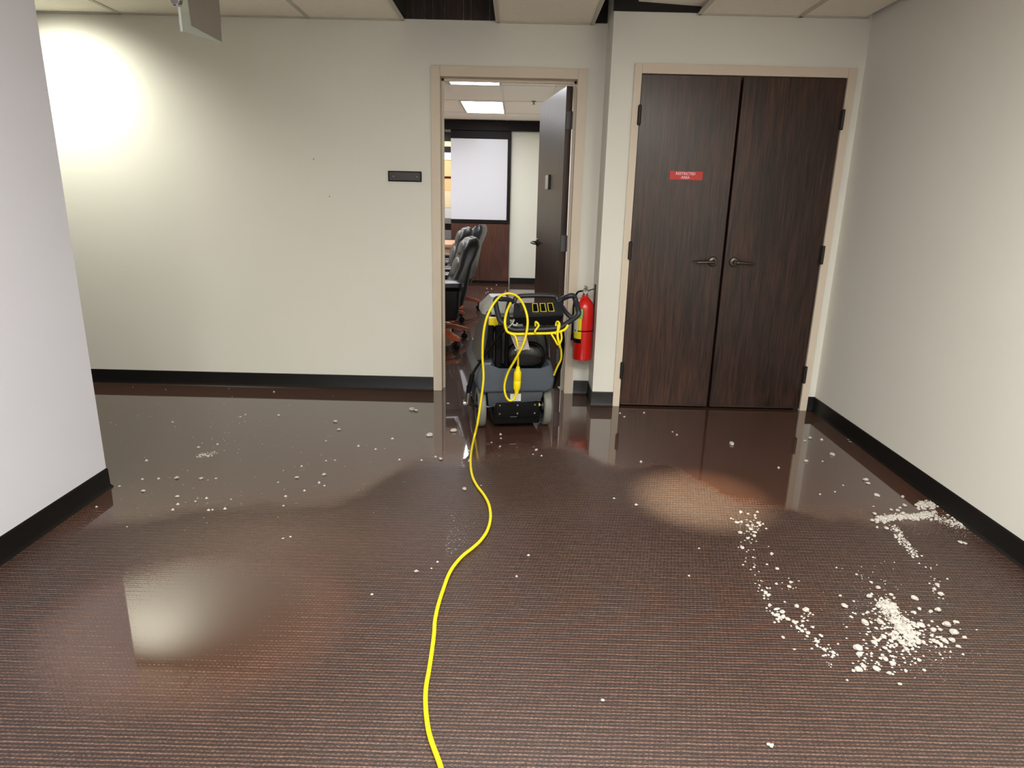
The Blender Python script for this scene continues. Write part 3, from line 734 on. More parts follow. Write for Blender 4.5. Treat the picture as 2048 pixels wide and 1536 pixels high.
# ------------------------------------------------------------------ carpet extractor
MO = Vector((-.005, 3.97, 0)); MA = radians(9)
mu_, mv_ = Vector((cos(MA), sin(MA), 0)), Vector((-sin(MA), cos(MA), 0))
def L(x, y, yl):
    d = ray(x, y); c = Vector((0, 0, CAMH)); t = ((MO-c).dot(mv_)+yl)/d.dot(mv_); p = c+d*t-MO
    return Vector((p.dot(mu_), yl, p.z))
mc = thing('carpet_extractor', 'grey and black walk-behind carpet extractor standing in the doorway', 'cleaning machine', MO, MA)
shell = [(-.20, .246), (-.232, .27), (-.243, .33), (-.238, .37), (-.206, .443), (-.146, .443), (-.113, .378), (.162, .375), (.192, .437), (.212, .437), (.236, .37), (.240, .32), (.232, .27), (.20, .246)]
bm = new_bm(); add_prism(bm, shell, -.12, .60, 'XZ', .022, 3); obj('body_shell', bm, M_grey, mc)
bm = new_bm(); add_prism(bm, [(-.165, .160), (-.14, .148), (-.118, .150), (-.116, .176), (.148, .172), (.150, .183), (.19, .247), (-.172, .247)], -.095, .55, 'XZ', .01, 2); obj('lower_housing', bm, M_greyd, mc)
bm = new_bm(); add_box(bm, -.13, .16, -.09, .5, .035, .16, .01, 2); obj('undercarriage', bm, M_black, mc)
bm = new_bm(); add_box(bm, -.118, .148, -.112, -.097, .085, .178, .003, 2); rp_ = obj('rear_plate', bm, M_black, mc)
for x in (-.096, .014, .122):
    for z in (.164, .110):
        bm = new_bm(); add_lathe(bm, [(0, 0), (.0065, 0), (.0065, .003), (.004, .0055), (0, .0055)], 12, Matrix.Translation((x, -.1125, z)) @ Matrix.Rotation(pi/2, 4, 'X')); obj('bolt', bm, M_chrome, rp_)
bm = new_bm(); add_box(bm, -.03, .012, -.1135, -.111, .088, .091); obj('rating_strip', bm, M_steel, rp_)
bm = new_bm(); add_lathe(bm, [(0, 0), (.011, 0), (.010, .012), (0, .012)], 14, Matrix.Translation((.146, -.098, .163)) @ Matrix.Rotation(pi/2, 4, 'X')); obj('drain_cap', bm, M_yelp, mc)
bm = new_bm(); add_box(bm, -.030, .036, -.0975, -.0955, .185, .232, .001, 1); obj('rating_label', bm, M_lwhite, mc)
# recovery tank (black)
bm = new_bm()
add_prism(bm, [(-.205, .44), (-.15, .44), (-.118, .384), (.166, .381), (.195, .44), (.222, .455), (.205, .58), (.19, .655), (.17, .70), (-.10, .70), (-.128, .655), (-.165, .56)], -.065, .36, 'XZ', .03, 3)
tk = obj('recovery_tank', bm, M_blackg, mc)
for x, w in ((-.152, .017), (-.105, .022), (-.055, .012)):
    bm = new_bm(); add_loft(bm, [rring(x+.0*q, -.065, z, w, .018, .012) for q, z in enumerate((.40 if x > -.14 else .455, .46, .56, .655))]); obj('tank_rib', bm, M_black, tk)
bm = new_bm(); bmesh.ops.create_uvsphere(bm, u_segments=28, v_segments=18, radius=1)
for v in bm.verts:
    q = Vector([math.copysign(abs(c)**.75, c) for c in v.co]); v.co = Vector((.062+q.x*.122, -.055+q.y*.06, .455+q.z*(.075 if q.z < 0 else .10)))
obj('tank_bulge', bm, M_blackg, tk)
bm = new_bm(); add_box(bm, -.165, -.108, -.075, -.03, .648, .70, .008, 2); obj('tank_latch', bm, M_yelp, tk)
# side panel and lid
bm = new_bm(); add_prism(bm, [(-.06, .44), (.0, .415), (.36, .415), (.40, .48), (.36, .71), (.10, .715), (.0, .69)], -.230, -.20, 'YZ', .012, 2)
for v in bm.verts:
    v.co.x += (v.co.z-.42)*.24
obj('side_panel', bm, M_olive, mc)
bm = new_bm(); add_loft(bm, [rring(-.085, .24, .69, .10, .15, .05), rring(-.085, .24, .725, .097, .145, .05), rring(-.08, .24, .76, .07, .11, .04), rring(-.075, .24, .79, .05, .08, .03)]); obj('tank_lid', bm, M_lid, mc)
bm = new_bm(); add_loft(bm, [rring(.0, .52, .04, .21, .12, .04), rring(.0, .52, .16, .22, .12, .05), rring(.0, .50, .30, .20, .12, .05), rring(0, .47, .40, .17, .10, .05)]); obj('front_nose', bm, M_greyd, mc)
bm = new_bm(); add_box(bm, -.235, .235, .64, .70, .008, .075, .012, 2); obj('brush_housing', bm, M_black, mc)
# wheels
for x in (-.203, .208):
    Mx = Matrix.Translation((x, 0, .1245)) @ Matrix.Rotation(pi/2, 4, 'Y')
    bm = new_bm(); add_lathe(bm, [(.085, -.023), (.115, -.025), (.1235, -.018), (.1245, 0), (.1235, .018), (.115, .025), (.085, .023)], 48, Mx); wh = obj('wheel', bm, M_tyre, mc)
    bm = new_bm(); add_lathe(bm, [(0, -.024), (.03, -.024), (.034, -.010), (.080, -.008), (.088, -.021), (.088, .021), (.080, .008), (.034, .010), (.03, .024), (0, .024)], 40, Mx); obj('hub', bm, M_greyd, wh)
bm = new_bm(); add_tube(bm, [(-.21, 0, .1245), (.235, 0, .1245)], .009, 10); obj('axle', bm, M_steel, mc)
for x in (-.17, .17):
    Mx = Matrix.Translation((x, .585, .041)) @ Matrix.Rotation(pi/2, 4, 'Y')
    bm = new_bm(); add_lathe(bm, [(0, -.012), (.036, -.014), (.04, 0), (.036, .014), (0, .012)], 24, Mx); obj('caster_wheel', bm, M_tyre, mc)
# handle bail
T = .0155
hd = new_bm()
yb1, yt1 = -.27, -.17
lower = [L(1003, 598, yt1), L(994, 597, yt1-.01), L(991, 606, yt1-.02), L(998, 636, yb1+.03), L(1006, 646, yb1+.01), L(1020, 657, yb1), L(1034, 660, yb1), L(1070, 659, yb1), L(1108, 657, yb1), L(1122, 654, yb1), L(1140, 642, yb1+.02), L(1155, 631, yb1+.04), L(1157, 622, yt1-.05), L(1151, 600, yt1), L(1147, 592, yt1), L(1138, 592, yt1), L(1126, 597, yt1+.03), L(1118, 603, yt1+.04)]
add_tube(hd, lower, T, 12, smooth_pts=4); hb = obj('handle_bail', hd, M_grip, mc)
bm = new_bm(); add_tube(bm, [L(1003, 598, yt1), L(1016, 599, yt1+.03), L(1026, 604, yt1+.05)], T*.9, 10, smooth_pts=4); obj('handle_link', bm, M_grip, hb)
bm = new_bm(); add_tube(bm, [L(1028, 606, yt1+.06), L(1032, 595, yt1+.07), L(1042, 592, yt1+.08), L(1075, 591, yt1+.08), L(1106, 592, yt1+.08), L(1113, 595, yt1+.07), L(1116, 604, yt1+.06)], T*.9, 10, smooth_pts=4); obj('front_grip', bm, M_grip, hb)
# diagonal gussets from the bail to the console
for pts in ([L(1018, 604, yt1+.04), L(1014, 625, -.21), L(1016, 648, yb1+.01)], [L(1122, 610, yt1+.03), L(1133, 626, -.21), L(1145, 637, yb1+.03)]):
    bm = new_bm(); add_tube(bm, pts, T*.85, 10, smooth_pts=4); obj('gusset', bm, M_grip, hb)
# console
c0, c1 = L(1027, 633, -.235), L(1128, 629, -.235); c2, c3 = L(1122, 603, -.13), L(1028, 605, -.13); c4, c5 = L(1033, 652, -.22), L(1118, 650, -.22)
def quadbox(name, q, depth, m, parent, bev=.004):
    bm = new_bm(); n = (q[1]-q[0]).cross(q[3]-q[0]).normalized()
    if n.y > 0: n = -n
    A = [bm.verts.new(p) for p in q]; B = [bm.verts.new(p-n*depth) for p in q]
    fs = [bm.faces.new(A), bm.faces.new(B[::-1])]
    for i in range(4): fs.append(bm.faces.new((A[i], B[i], B[(i+1) % 4], A[(i+1) % 4])))
    bmesh.ops.recalc_face_normals(bm, faces=bm.faces)
    if bev: bmesh.ops.bevel(bm, geom=list(bm.edges), offset=bev, segments=2, affect='EDGES')
    return obj(name, bm, m, parent), n
cons, cn = quadbox('control_console', [c0, c1, c2, c3], .05, M_grip, mc, .006)
quadbox('console_skirt', [c4, c5, c1-Vector((0, -.004, .002)), c0-Vector((0, -.004, .002))], .05, M_black, cons)
def onface(s, t): # s,t in 0..1 over the console face
    return (c0*(1-s)+c1*s)*(1-t)+(c3*(1-s)+c2*s)*t
for k, s in enumerate((.44, .60, .76)):
    bm = new_bm(); p = [onface(s-.055, .25), onface(s+.055, .25), onface(s+.045, .86), onface(s-.055, .86)]
    ring = [q+cn*.003 for q in p]; add_tube(bm, ring, .0022, 6, closed=True); sw = obj('switch_marking', bm, M_lyell, cons)
    quadbox('rocker_switch', [onface(s-.03, .35)+cn*.012, onface(s+.035, .35)+cn*.012, onface(s+.03, .8)+cn*.006, onface(s-.03, .8)+cn*.006], .014, M_black, sw, .002)
quadbox('hour_meter', [onface(.12, .35)+cn*.004, onface(.21, .35)+cn*.004, onface(.21, .8)+cn*.004, onface(.12, .8)+cn*.004], .006, M_olive, cons, .001)
quadbox('small_label', [L(1026, 653, yb1+.018), L(1046, 653, yb1+.018), L(1046, 648, yb1+.022), L(1026, 648, yb1+.022)], .002, M_greyd, cons, 0)
# struts
bm = new_bm(); add_tube(bm, [L(1011, 655, -.24), L(962, 722, -.15), L(947, 745, -.15), L(944, 752, -.15)], .0085, 10, smooth_pts=3); st = obj('handle_strut', bm, M_black, mc)
bm = new_bm(); add_tube(bm, [L(945, 748, -.15), L(936, 787, -.15)], .0145, 10); obj('strut_sleeve', bm, M_black, st)
bm = new_bm(); add_tube(bm, [L(937, 784, -.15), L(934, 806, -.13)], .018, 12)
add_lathe(bm, [(0, -.012), (.018, -.012), (.02, 0), (.018, .012), (0, .012)], 20, Matrix.Translation(L(930, 806, -.13)) @ Matrix.Rotation(pi/2, 4, 'Y'))
add_tube(bm, [L(930, 806, -.13), (-.25, -.06, .15), (-.21, -.02, .13)], .011, 8); obj('pivot_bracket', bm, M_steel, st)
bm = new_bm(); add_tube(bm, [L(1124, 655, -.24), L(1126, 690, -.16), L(1119, 735, -.10), L(1106, 775, -.06)], .0115, 10, smooth_pts=3); obj('handle_strut', bm, M_black, mc)
# the machine's own yellow cord hooked under the handle
R1 = .0058
bm = new_bm(); add_tube(bm, [L(1021, 606, -.20), L(1014, 622, -.26), L(1010, 640, -.30), L(1011, 655, -.305), L(1017, 665, -.30), L(1035, 668, -.295), L(1070, 667, -.295), L(1105, 666, -.295), L(1128, 660, -.29), L(1136, 650, -.28)], R1*1.25, 8, smooth_pts=5); pc = obj('power_cord', bm, M_yellow, mc)
bm = new_bm()
add_tube(bm, [L(1072, 668, -.30), L(1070, 662, -.315), L(1077, 652, -.30), L(1075, 646, -.29), L(1071, 644, -.285), L(1071, 652, -.272)], R1, 8, smooth_pts=4)
add_tube(bm, [L(1110, 668, -.30), L(1117, 660, -.305), L(1119, 648, -.295), L(1115, 643, -.28), L(1112, 648, -.27), L(1113, 662, -.275), L(1119, 690, -.27), L(1122, 700, -.25), L(1122, 718, -.22), L(1114, 735, -.18), L(1108, 750, -.14)], R1, 8, smooth_pts=4)
add_tube(bm, [L(1102, 667, -.30), L(1110, 680, -.30), L(1117, 690, -.30), L(1123, 678, -.30), L(1122, 664, -.30)], R1*.95, 8, smooth_pts=4)
add_tube(bm, [L(1117, 648, -.305), L(1115, 670, -.31), L(1118, 686, -.31), L(1120, 695, -.29)], R1*1.2, 8, smooth_pts=4)
obj('cord_loop', bm, M_yellow, pc)
bm = new_bm(); cz = L(1021, 648, -.275)
add_tube(bm, [cz+Vector((.022*cos(t)*.9, .024*sin(t), .022*cos(t)*1.1)) for t in [2*pi*k/16 for k in range(16)]], .0042, 8, closed=True)
add_tube(bm, [cz+Vector((.01, -.02, .0)), cz+Vector((.03, -.03, -.002)), cz+Vector((.034, -.028, .012))], .006, 8); obj('zip_tie', bm, M_zip, hb)
# paper tag
pg = [L(1016, 656, -.262), L(1054, 660, -.262), L(1061, 701, -.292), L(1036, 699, -.288), L(1028, 695, -.29)]
bm = new_bm(); n_ = 7; rows_ = []
TL, TR, BL, BR = L(1016, 658, -.262), L(1051, 660, -.262), L(1032, 698, -.30), L(1060, 701, -.285)
for i in range(n_):
    rr_ = []
    for j in range(n_):
        s, t = i/(n_-1), j/(n_-1); p = (TL*(1-s)+TR*s)*(1-t)+(BL*(1-s)+BR*s)*t
        p.y += .006*sin(5*s+3*t)+.004*sin(9*t+4*s); p.z -= .004*sin(6*s)*t
        rr_.append(bm.verts.new(p))
    rows_.append(rr_)
for i in range(n_-1):
    for j in range(n_-1): bm.faces.new((rows_[i][j], rows_[i+1][j], rows_[i+1][j+1], rows_[i][j+1]))
bmesh.ops.solidify(bm, geom=list(bm.faces), thickness=.0006)
tg = obj('paper_tag', bm, M_paper, mc)
for k, (t, s0, s1) in enumerate(((.40, .3, .75), (.55, .3, .8), (.70, .35, .5), (.78, .35, .7))):
    bm = new_bm(); p = [(TL*(1-s)+TR*s)*(1-t)+(BL*(1-s)+BR*s)*t+Vector((0, -.008, 0)) for s in (s0, s1)]; add_tube(bm, p, .0008, 5); obj('ink_line', bm, M_midgrey, tg)

# ------------------------------------------------------------------ yellow extension cord
ec = thing('extension_cord', 'yellow extension cord snaking over the wet carpet up to the carpet extractor', 'cord', (0, 0, 0))
RC_ = .0068
def ML(x, y, yl):
    p = L(x, y, yl); return MO+mu_*p.x+mv_*p.y+Vector((0, 0, p.z))
floor_px = [(900, 1600), (882, 1536), (873, 1510), (862, 1480), (855, 1450), (851, 1410), (852, 1375), (858, 1340), (864, 1300), (868, 1268), (870, 1240), (877, 1208), (886, 1180), (897, 1150), (909, 1130), (926, 1111), (945, 1096), (962, 1080), (975, 1060), (981, 1035), (978, 1010), (968, 990), (953, 970), (944, 950), (941, 925), (943, 900), (949, 872)]
P = [Vector((.45, -1.6, .008)), Vector((.1, -.9, .008)), Vector((-.25, -.3, .008)), Vector((-.2, .35, .008)), Vector((-.02, .85, .008))] + [fl(x, y, RC_+.001) for x, y in floor_px]
air = [(955, 846, -.235), (962, 800, -.235), (967, 755, -.235), (965, 715, -.25), (966, 675, -.27), (972, 640, -.28), (982, 616, -.27), (993, 600, -.24), (1004, 590, -.20), (1020, 587, -.20), (1036, 594, -.235), (1048, 612, -.285), (1055, 638, -.315), (1053, 665, -.32), (1045, 692, -.31), (1030, 720, -.27), (1016, 745, -.22), (1009, 770, -.19), (1011, 790, -.18), (1019, 801, -.18), (1028, 797, -.185), (1033, 786, -.19)]
P2 = [ML(*a) for a in air]
P2[0].z = max(P2[0].z, .01)
bm = new_bm(); add_tube(bm, P+P2, RC_, 10, smooth_pts=5); cable = obj('cable', bm, M_yellow, ec)
k0, k1, k2 = ML(1033, 788, -.19), ML(1034, 760, -.20), ML(1036, 733, -.21)
ax = (k2-k0).normalized(); Lc = (k2-k0).length
Mc = Matrix.Translation(k0) @ ax.to_track_quat('Z', 'Y').to_matrix().to_4x4()
bm = new_bm(); add_lathe(bm, [(0, 0), (.012, 0), (.013, .02), (.021, .04), (.0225, Lc*.48), (.0205, Lc*.5), (.0225, Lc*.52), (.022, Lc*.80), (.013, Lc*.9), (.011, Lc), (0, Lc)], 24, Mc)
for v in bm.verts:
    pass
obj('plug_connector', bm, M_yelp, ec)
bm = new_bm(); add_tube(bm, [k2, ML(1036, 712, -.24), ML(1035, 690, -.30), ML(1030, 672, -.305), ML(1020, 667, -.30)], .0058, 8, smooth_pts=5); obj('lead', bm, M_yellow, ec)

# ------------------------------------------------------------------ white crumbs
R = random.Random(11)
variants = []
for k in range(8):
    bm = new_bm(); bmesh.ops.create_icosphere(bm, subdivisions=2, radius=1); off = Vector((R.random()*9, R.random()*9, k*3.3))
    for v in bm.verts:
        v.co *= .92+.42*mnoise.noise(v.co*1.5+off)+R.uniform(-.05, .05); v.co.z *= .62; v.co.x *= R.uniform(1.0, 1.25)
        v.co.z = max(v.co.z, -.38)
    me = bpy.data.meshes.new('plaster_crumb'); bm.to_mesh(me); bm.free(); me.materials.append(M_crumb)
    me.polygons.foreach_set('use_smooth', [False]*len(me.polygons)); variants.append(me)
crumbs = []     # (pixel x, pixel y, diameter in metres, cluster)
def pt(x, y, px, cl):
    p = fl(x, y); sc = FPX/max(.3, (p-Vector((0, 0, CAMH))).dot(CF)); crumbs.append((p.x, p.y, px/sc, cl))
def blob(cx, cy, sx, sy, n, a, b, cl, rot=0):
    for _ in range(n):
        u, v = R.gauss(0, 1), R.gauss(0, 1); x = cx+u*sx*cos(rot)-v*sy*sin(rot); y = cy+u*sx*sin(rot)+v*sy*cos(rot)
        pt(x, y, R.uniform(a, b)*R.uniform(.7, 1), cl)
def trail(pts, w, n, a, b, cl):
    for _ in range(n):
        t = R.random()*(len(pts)-1); i = min(int(t), len(pts)-2); t -= i
        x = pts[i][0]*(1-t)+pts[i+1][0]*t+R.gauss(0, w); y = pts[i][1]*(1-t)+pts[i+1][1]*t+R.gauss(0, w*.6); pt(x, y, R.uniform(a, b), cl)
LAB = {
 'solo': None,
 'trail_a': ('white plaster crumb in the small patch where the curved trail starts, right of the middle', 'crumbs at the top of the curved trail'),
 'trail_b': ('white plaster crumb in the curved trail left of the lower right heap', 'crumbs along the curved trail'),
 'heap_low': ('white plaster crumb in the scattered heap at the lower right', 'crumbs of the lower right heap'),
 'heap_wall': ('white plaster crumb at the heap against the right wall', 'crumbs of the heap by the right wall'),
 'link': ('white plaster crumb on the sparse line between the two right hand heaps', 'crumbs between the two heaps'),
 'left': ('small white crumb scattered on the left half of the flooded carpet', 'crumbs scattered at the left'),
 'mid': ('small white crumb lying near the yellow cord and the machine', 'crumbs near the cord'),
 'right': ('small white crumb in the reflection of the double doors', 'crumbs before the double doors'),
 'far': ('tiny white crumb on the flooded far room floor', 'crumbs in the far room')}
for x, y, s in ((1481, 1026, 9), (1462, 1037, 6), (1473, 1047, 9), (1480, 1067, 10), (1501, 1060, 10), (1508, 1073, 9), (1495, 1078, 8), (1484, 1097, 9), (1516, 1048, 9), (1495, 1053, 9), (1510, 1066, 8), (1520, 1052, 8)): pt(x, y, s, 'trail_a')
blob(1500, 1048, 14, 13, 34, 3, 7, 'trail_a'); blob(1497, 1090, 13, 16, 16, 3, 5, 'trail_a')
for x, y, s in ((1543, 1109, 8), (1554, 1139, 9), (1534, 1129, 6), (1506, 1115, 5), (1508, 1135, 6), (1486, 1130, 5), (1553, 1168, 7), (1582, 1166, 8), (1578, 1175, 8), (1524, 1181, 6), (1531, 1186, 9), (1536, 1192, 9), (1539, 1212, 9), (1565, 1226, 11), (1566, 1234, 9), (1575, 1240, 11), (1587, 1245, 10), (1553, 1218, 7), (1594, 1257, 10), (1612, 1222, 14), (1593, 1214, 11), (1605, 1253, 8), (1616, 1267, 9), (1625, 1256, 8), (1641, 1273, 10), (1634, 1285, 11), (1648, 1301, 10), (1651, 1311, 6), (1666, 1307, 9), (1675, 1310, 6), (1566, 1276, 8), (1589, 1299, 6), (1569, 1204, 6), (1605, 1244, 8), (1657, 1290, 5), (1545, 1227, 7), (1551, 1232, 9)): pt(x, y, s, 'trail_b')
trail([(1496, 1110), (1510, 1150), (1530, 1185)], 10, 20, 2.5, 4.5, 'trail_b'); blob(1534, 1190, 6, 8, 10, 4, 8, 'trail_b'); blob(1580, 1172, 8, 7, 8, 3, 5, 'trail_b')
trail([(1540, 1215), (1565, 1235), (1600, 1258), (1640, 1288), (1660, 1312)], 8, 62, 3, 8, 'trail_b'); blob(1612, 1228, 10, 9, 14, 4, 7, 'trail_b'); blob(1658, 1328, 5, 6, 6, 3, 5, 'trail_b')
for x, y, s in ((1689, 1214, 14), (1680, 1193, 8), (1673, 1136, 5), (1713, 1149, 7), (1742, 1166, 8), (1738, 1194, 12), (1756, 1177, 11), (1704, 1235, 7), (1729, 1247, 16), (1760, 1246, 14), (1748, 1287, 13), (1715, 1298, 18), (1719, 1311, 13), (1787, 1279, 15), (1803, 1288, 14), (1767, 1275, 12), (1827, 1227, 11), (1841, 1253, 15), (1866, 1262, 14), (1893, 1251, 16), (1911, 1246, 11), (1907, 1267, 18), (1888, 1283, 13), (1904, 1282, 13), (1876, 1222, 14), (1828, 1198, 14), (1874, 1171, 10), (1868, 1180, 9), (1881, 1190, 13), (1770, 1320, 12), (1785, 1329, 13), (1752, 1340, 16), (1716, 1341, 16), (1727, 1335, 13), (1784, 1329, 12), (1778, 1348, 10), (1848, 1342, 8), (1799, 1370, 9), (1811, 1343, 8), (1838, 1219, 9), (1846, 1286, 10), (1873, 1286, 12), (1812, 1300, 12), (1754, 1325, 7), (1801, 1260, 16), (1790, 1268, 14)): pt(x, y, s, 'heap_low')
trail([(1765, 1200), (1790, 1235), (1815, 1262), (1825, 1290)], 10, 90, 6, 13, 'heap_low')
blob(1815, 1275, 52, 22, 150, 4, 11, 'heap_low', .15); blob(1760, 1225, 24, 22, 45, 4, 9, 'heap_low'); blob(1790, 1310, 55, 22, 60, 3, 9, 'heap_low')
blob(1750, 1160, 30, 25, 22, 2.5, 4, 'heap_low'); blob(1725, 1320, 10, 18, 12, 3, 8, 'heap_low')
for x, y, s in ((1731, 961, 11), (1736, 968, 9), (1753, 992, 11), (1805, 995, 9), (1809, 1012, 9), (1749, 1029, 9), (1744, 1042, 9), (1754, 1046, 8), (1754, 1055, 7), (1782, 1021, 8), (1772, 1058, 10), (1838, 1010, 10), (1795, 1022, 8), (1747, 1013, 5), (1800, 1016, 7), (1870, 1005, 12), (1885, 1002, 12), (1862, 1015, 11), (1920, 1086, 9), (1930, 1088, 8), (1950, 1068, 7)): pt(x, y, s, 'heap_wall')
trail([(1755, 1040), (1790, 1035), (1830, 1035), (1865, 1030)], 6, 90, 4, 10, 'heap_wall')
trail([(1835, 1012), (1862, 1012), (1885, 1005)], 7, 60, 4, 9, 'heap_wall')
trail([(1880, 1005), (1905, 1030), (1940, 1050)], 7, 70, 3, 7, 'heap_wall'); trail([(1865, 1035), (1900, 1045), (1945, 1055)], 6, 60, 3, 6, 'heap_wall')
trail([(1785, 1050), (1800, 1075), (1830, 1112)], 5, 60, 3, 7, 'heap_wall'); trail([(1690, 875), (1760, 915), (1870, 992)], 2.0, 40, 1.5, 3, 'heap_wall'); trail([(2018, 1104), (2046, 1126)], 3, 30, 2, 5, 'heap_wall')
trail([(1835, 1118), (1862, 1142), (1875, 1185), (1885, 1215)], 10, 22, 2.5, 6, 'link')
LEFT = [(671, 844, 9), (678, 860, 8), (824, 820, 12), (832, 822, 9), (907, 863, 14), (859, 872, 14), (594, 956, 8), (638, 966, 7), (649, 972, 5), (571, 993, 7), (609, 982, 6), (548, 784, 5), (403, 958, 8), (354, 957, 9), (317, 958, 7), (285, 959, 6), (287, 983, 8), (355, 994, 8), (356, 1009, 7), (346, 1020, 7), (413, 997, 7), (417, 1021, 7), (425, 1020, 6), (450, 1018, 7), (293, 922, 7), (435, 889, 6), (397, 895, 7), (481, 834, 6), (491, 830, 5), (345, 845, 6), (558, 831, 7), (432, 957, 6), (239, 973, 6), (193, 1014, 6), (203, 978, 5), (202, 984, 5), (254, 1054, 5), (785, 878, 7), (717, 893, 7), (566, 1077, 6), (581, 1074, 6), (567, 1012, 5), (462, 999, 5), (391, 1003, 6), (652, 882, 5), (603, 933, 5), (670, 921, 5), (652, 922, 5), (556, 965, 5), (833, 1144, 9), (875, 1124, 7), (863, 1137, 5), (744, 1189, 7), (648, 950, 8), (799, 920, 6), (751, 899, 6)]
for x, y, s in LEFT: pt(x, y, s, 'left')
trail([(395, 915), (405, 910), (418, 912), (432, 905)], 2.5, 26, 3, 6, 'left'); blob(430, 850, 110, 45, 60, 1.6, 3.2, 'left'); blob(620, 950, 90, 50, 50, 1.6, 3, 'left'); blob(390, 1000, 60, 25, 40, 1.8, 3.2, 'left')
for x, y, s in ((1001, 869, 6), (1073, 901, 8), (1083, 912, 5), (1066, 909, 4), (1002, 877, 5), (1000, 893, 5), (929, 979, 10), (881, 919, 9), (871, 914, 7), (843, 921, 6), (896, 807, 6), (937, 902, 7), (1057, 1111, 7), (1033, 1153, 6), (983, 885, 4), (962, 971, 4)): pt(x, y, s, 'mid')
for x, y, s in ((1463, 889, 12), (1282, 924, 7), (1272, 1011, 8), (1228, 997, 6), (1240, 827, 6), (1249, 834, 6), (1557, 936, 6), (1345, 864, 5), (1354, 870, 5), (1664, 910, 10), (1612, 923, 8), (1610, 882, 7), (1643, 880, 7), (1620, 877, 9), (1645, 923, 5), (1378, 1152, 6), (1398, 1097, 5), (1288, 826, 5), (1205, 1402, 8), (1640, 989, 5), (1686, 971, 4), (1670, 984, 5), (1543, 1493, 11), (1537, 1490, 8)): pt(x, y, s, 'right')
for x, y in ((968, 572), (974, 577), (983, 578), (972, 586), (966, 583), (1011, 583), (993, 570), (976, 584)): pt(x, y, 3, 'far')
# keep them on the open floor
def blocked(x, y):
    if y > YB-.03 and not (-.5 < x < .33): return True
    if y > YD-.03 and x > XR-.02: return True
    if x > 2.062-.02+max(0, (y-2.2)*.0193): return True
    if x < -1.90 and y < 2.93: return True
    return False
crumbs = [c for c in crumbs if not blocked(c[0], c[1])]
def pxs(c): return c[2]*FPX/max(.3, (Vector((c[0], c[1], 0))-Vector((0, 0, CAMH))).dot(CF))
crumbs.sort(key=lambda c: -pxs(c))
SOLO = {(1463, 889): 'white crumb lying alone in the reflection of the double doors', (1272, 1011): 'round white crumb alone below the warm patch of light', (1282, 924): 'white crumb alone at the left of the door reflection',
        (907, 863): 'large white crumb just left of the cord before the machine', (859, 872): 'oval white crumb left of the one beside the cord', (929, 979): 'white crumb alone just left of the cord below the machine',
        (671, 844): 'upper of two pale crumbs together in the wall reflection', (678, 860): 'lower of two pale crumbs together in the wall reflection', (824, 820): 'left one of the two touching crumbs near the doorway', (832, 822): 'right one of the two touching crumbs near the doorway',
        (833, 1144): 'white crumb left of the bend in the yellow cord', (1689, 1214): 'large cream crumb alone left of the lower right heap', (1554, 1139): 'round white crumb right of the upper curved trail', (1753, 992): 'oval crumb alone above the heap by the right wall', (1731, 961): 'topmost crumb above the heap by the right wall', (1566, 1276): 'white crumb alone left of the lower curved trail',
        (896, 807): 'white crumb on the doorway threshold left of the machine', (1543, 1493): 'pale crumb lowest on the carpet at the right', (1205, 1402): 'tiny white crumb alone in the lower middle of the carpet', (1664, 910): 'pale flat crumb near the dark baseboard reflection'}
solo_pos = [(fl(*k), v) for k, v in SOLO.items()]
IND, REST = crumbs[:290], crumbs[290:]
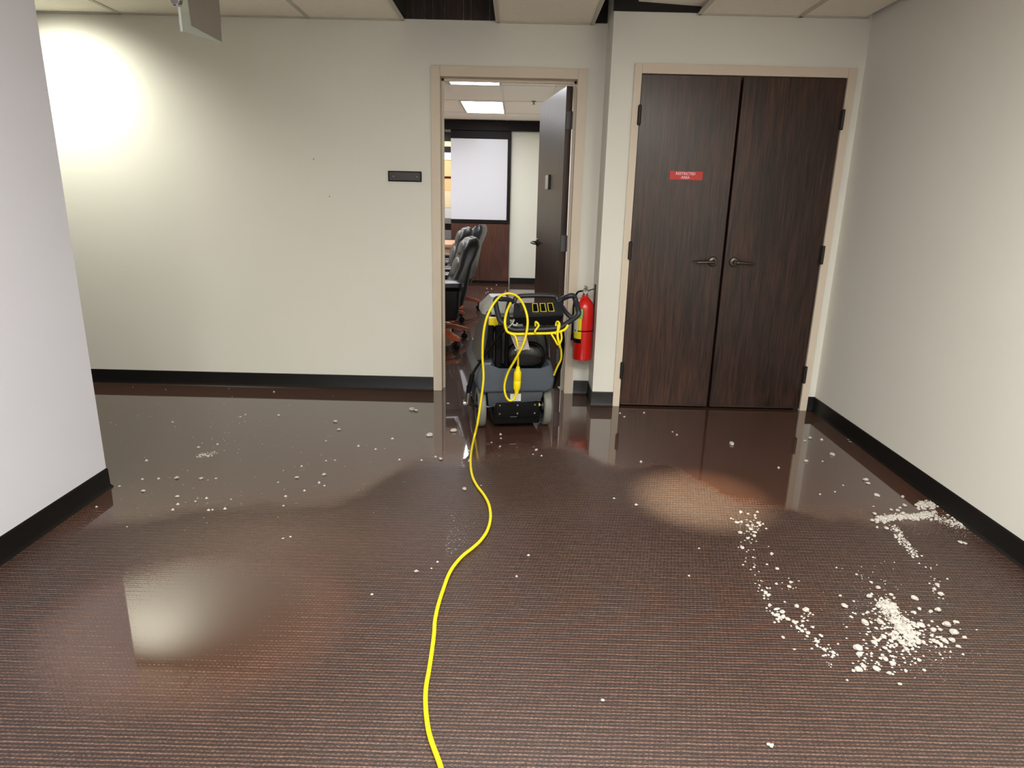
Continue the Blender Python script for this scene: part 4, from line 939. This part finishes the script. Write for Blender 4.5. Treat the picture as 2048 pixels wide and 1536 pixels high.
for (x, y, d, cl) in IND:
    me = R.choice(variants); o = bpy.data.objects.new('plaster_crumb', me); COL.objects.link(o)
    r = d/2*.95; o.scale = (r, r*R.uniform(.75, 1), r); o.location = (x, y, .001+r*.38); o.rotation_euler = (0, 0, R.uniform(0, 6.28))
    lab, grp = LAB[cl]
    if cl == 'heap_low':
        if x < 1.02+0*y: nm = 'left fringe'
        elif y < 1.74: nm = 'near fringe'
        elif x > 1.42: nm = 'right fringe'
        elif y > 2.08: nm = 'far fringe'
        elif x < 1.2: nm = 'left slope'
        else: nm = 'dense middle'
        if nm == 'dense middle': nm = ('far' if y > 1.99 else 'central' if y > 1.87 else 'near') + (' left' if x < 1.3 else ' right') + ' part'
        lab = 'white plaster crumb in the %s of the big lower right heap' % nm; grp = 'crumbs in the %s of the lower right heap' % nm
    elif cl == 'heap_wall':
        if y > 2.78: nm = 'far fringe'
        elif y < 2.5: nm = 'thin tail pointing to the viewer'
        elif x > 1.8: nm = 'end by the baseboard'
        else: nm = 'bright ridge'
        lab = 'white plaster crumb in the %s of the heap at the right wall' % nm; grp = 'crumbs in the %s of the right wall heap' % nm
    elif cl == 'trail_b':
        nm = 'upper' if y > 2.1 else ('middle' if y > 1.9 else 'lower')
        lab = 'white plaster crumb in the %s stretch of the curved trail' % nm; grp = 'crumbs in the %s stretch of the curved trail' % nm
    for p, v in solo_pos:
        if (p-Vector((x, y, 0))).length < 1e-4: lab, grp = v, None
    tag(o, lab, 'crumb', grp)
# powder and grains too small to pick apart
bm = new_bm()
def grain(bm, x, y, r, z=0):
    a = R.uniform(0, 6.28); top = bm.verts.new((x, y, z+r*R.uniform(.7, 1.3))); n = 5
    ring = [bm.verts.new((x+r*cos(a+2*pi*k/n)*R.uniform(.8, 1.2), y+r*sin(a+2*pi*k/n)*R.uniform(.7, 1.1), z+.0008)) for k in range(n)]
    for k in range(n): bm.faces.new((ring[k], ring[(k+1) % n], top))
for (x, y, d, cl) in REST: grain(bm, x, y, d*.5)
def dust(pts, w, n, a, b):
    for _ in range(n):
        t = R.random()*(len(pts)-1); i = min(int(t), len(pts)-2); t -= i
        x = pts[i][0]*(1-t)+pts[i+1][0]*t+R.gauss(0, w); y = pts[i][1]*(1-t)+pts[i+1][1]*t+R.gauss(0, w*.6)
        p = fl(x, y)
        if not blocked(p.x, p.y): grain(bm, p.x, p.y, R.uniform(a, b), max(0, .004-.0006*w)*R.random())
dust([(1760, 1038), (1800, 1034), (1840, 1034), (1865, 1028)], 5, 900, .0015, .005)
dust([(1840, 1010), (1885, 1004)], 5, 300, .0015, .004)
dust([(1880, 1005), (1945, 1052)], 6, 260, .001, .003); dust([(1870, 1036), (1960, 1060)], 7, 420, .001, .003); dust([(1800, 1055), (1900, 1062), (1960, 1075)], 10, 260, .0007, .0016); dust([(1875, 1000), (1895, 1012)], 6, 260, .002, .005)
dust([(1788, 1055), (1830, 1112)], 4, 260, .001, .003)
dust([(1765, 1200), (1795, 1240), (1822, 1285)], 8, 900, .0012, .004)
dust([(1480, 1030), (1510, 1060)], 10, 120, .0008, .002)
dust([(400, 912), (425, 908)], 4, 90, .0012, .0035)
dust([(1700, 1180), (1900, 1330)], 45, 500, .0007, .0017)
dust([(1690, 875), (1875, 995)], 1.6, 160, .0006, .0016)
o = obj('plaster_powder', bm, M_crumb, smooth=False, kind='stuff'); tag(o, 'fine white powder and grains scattered over the wet carpet', 'debris')
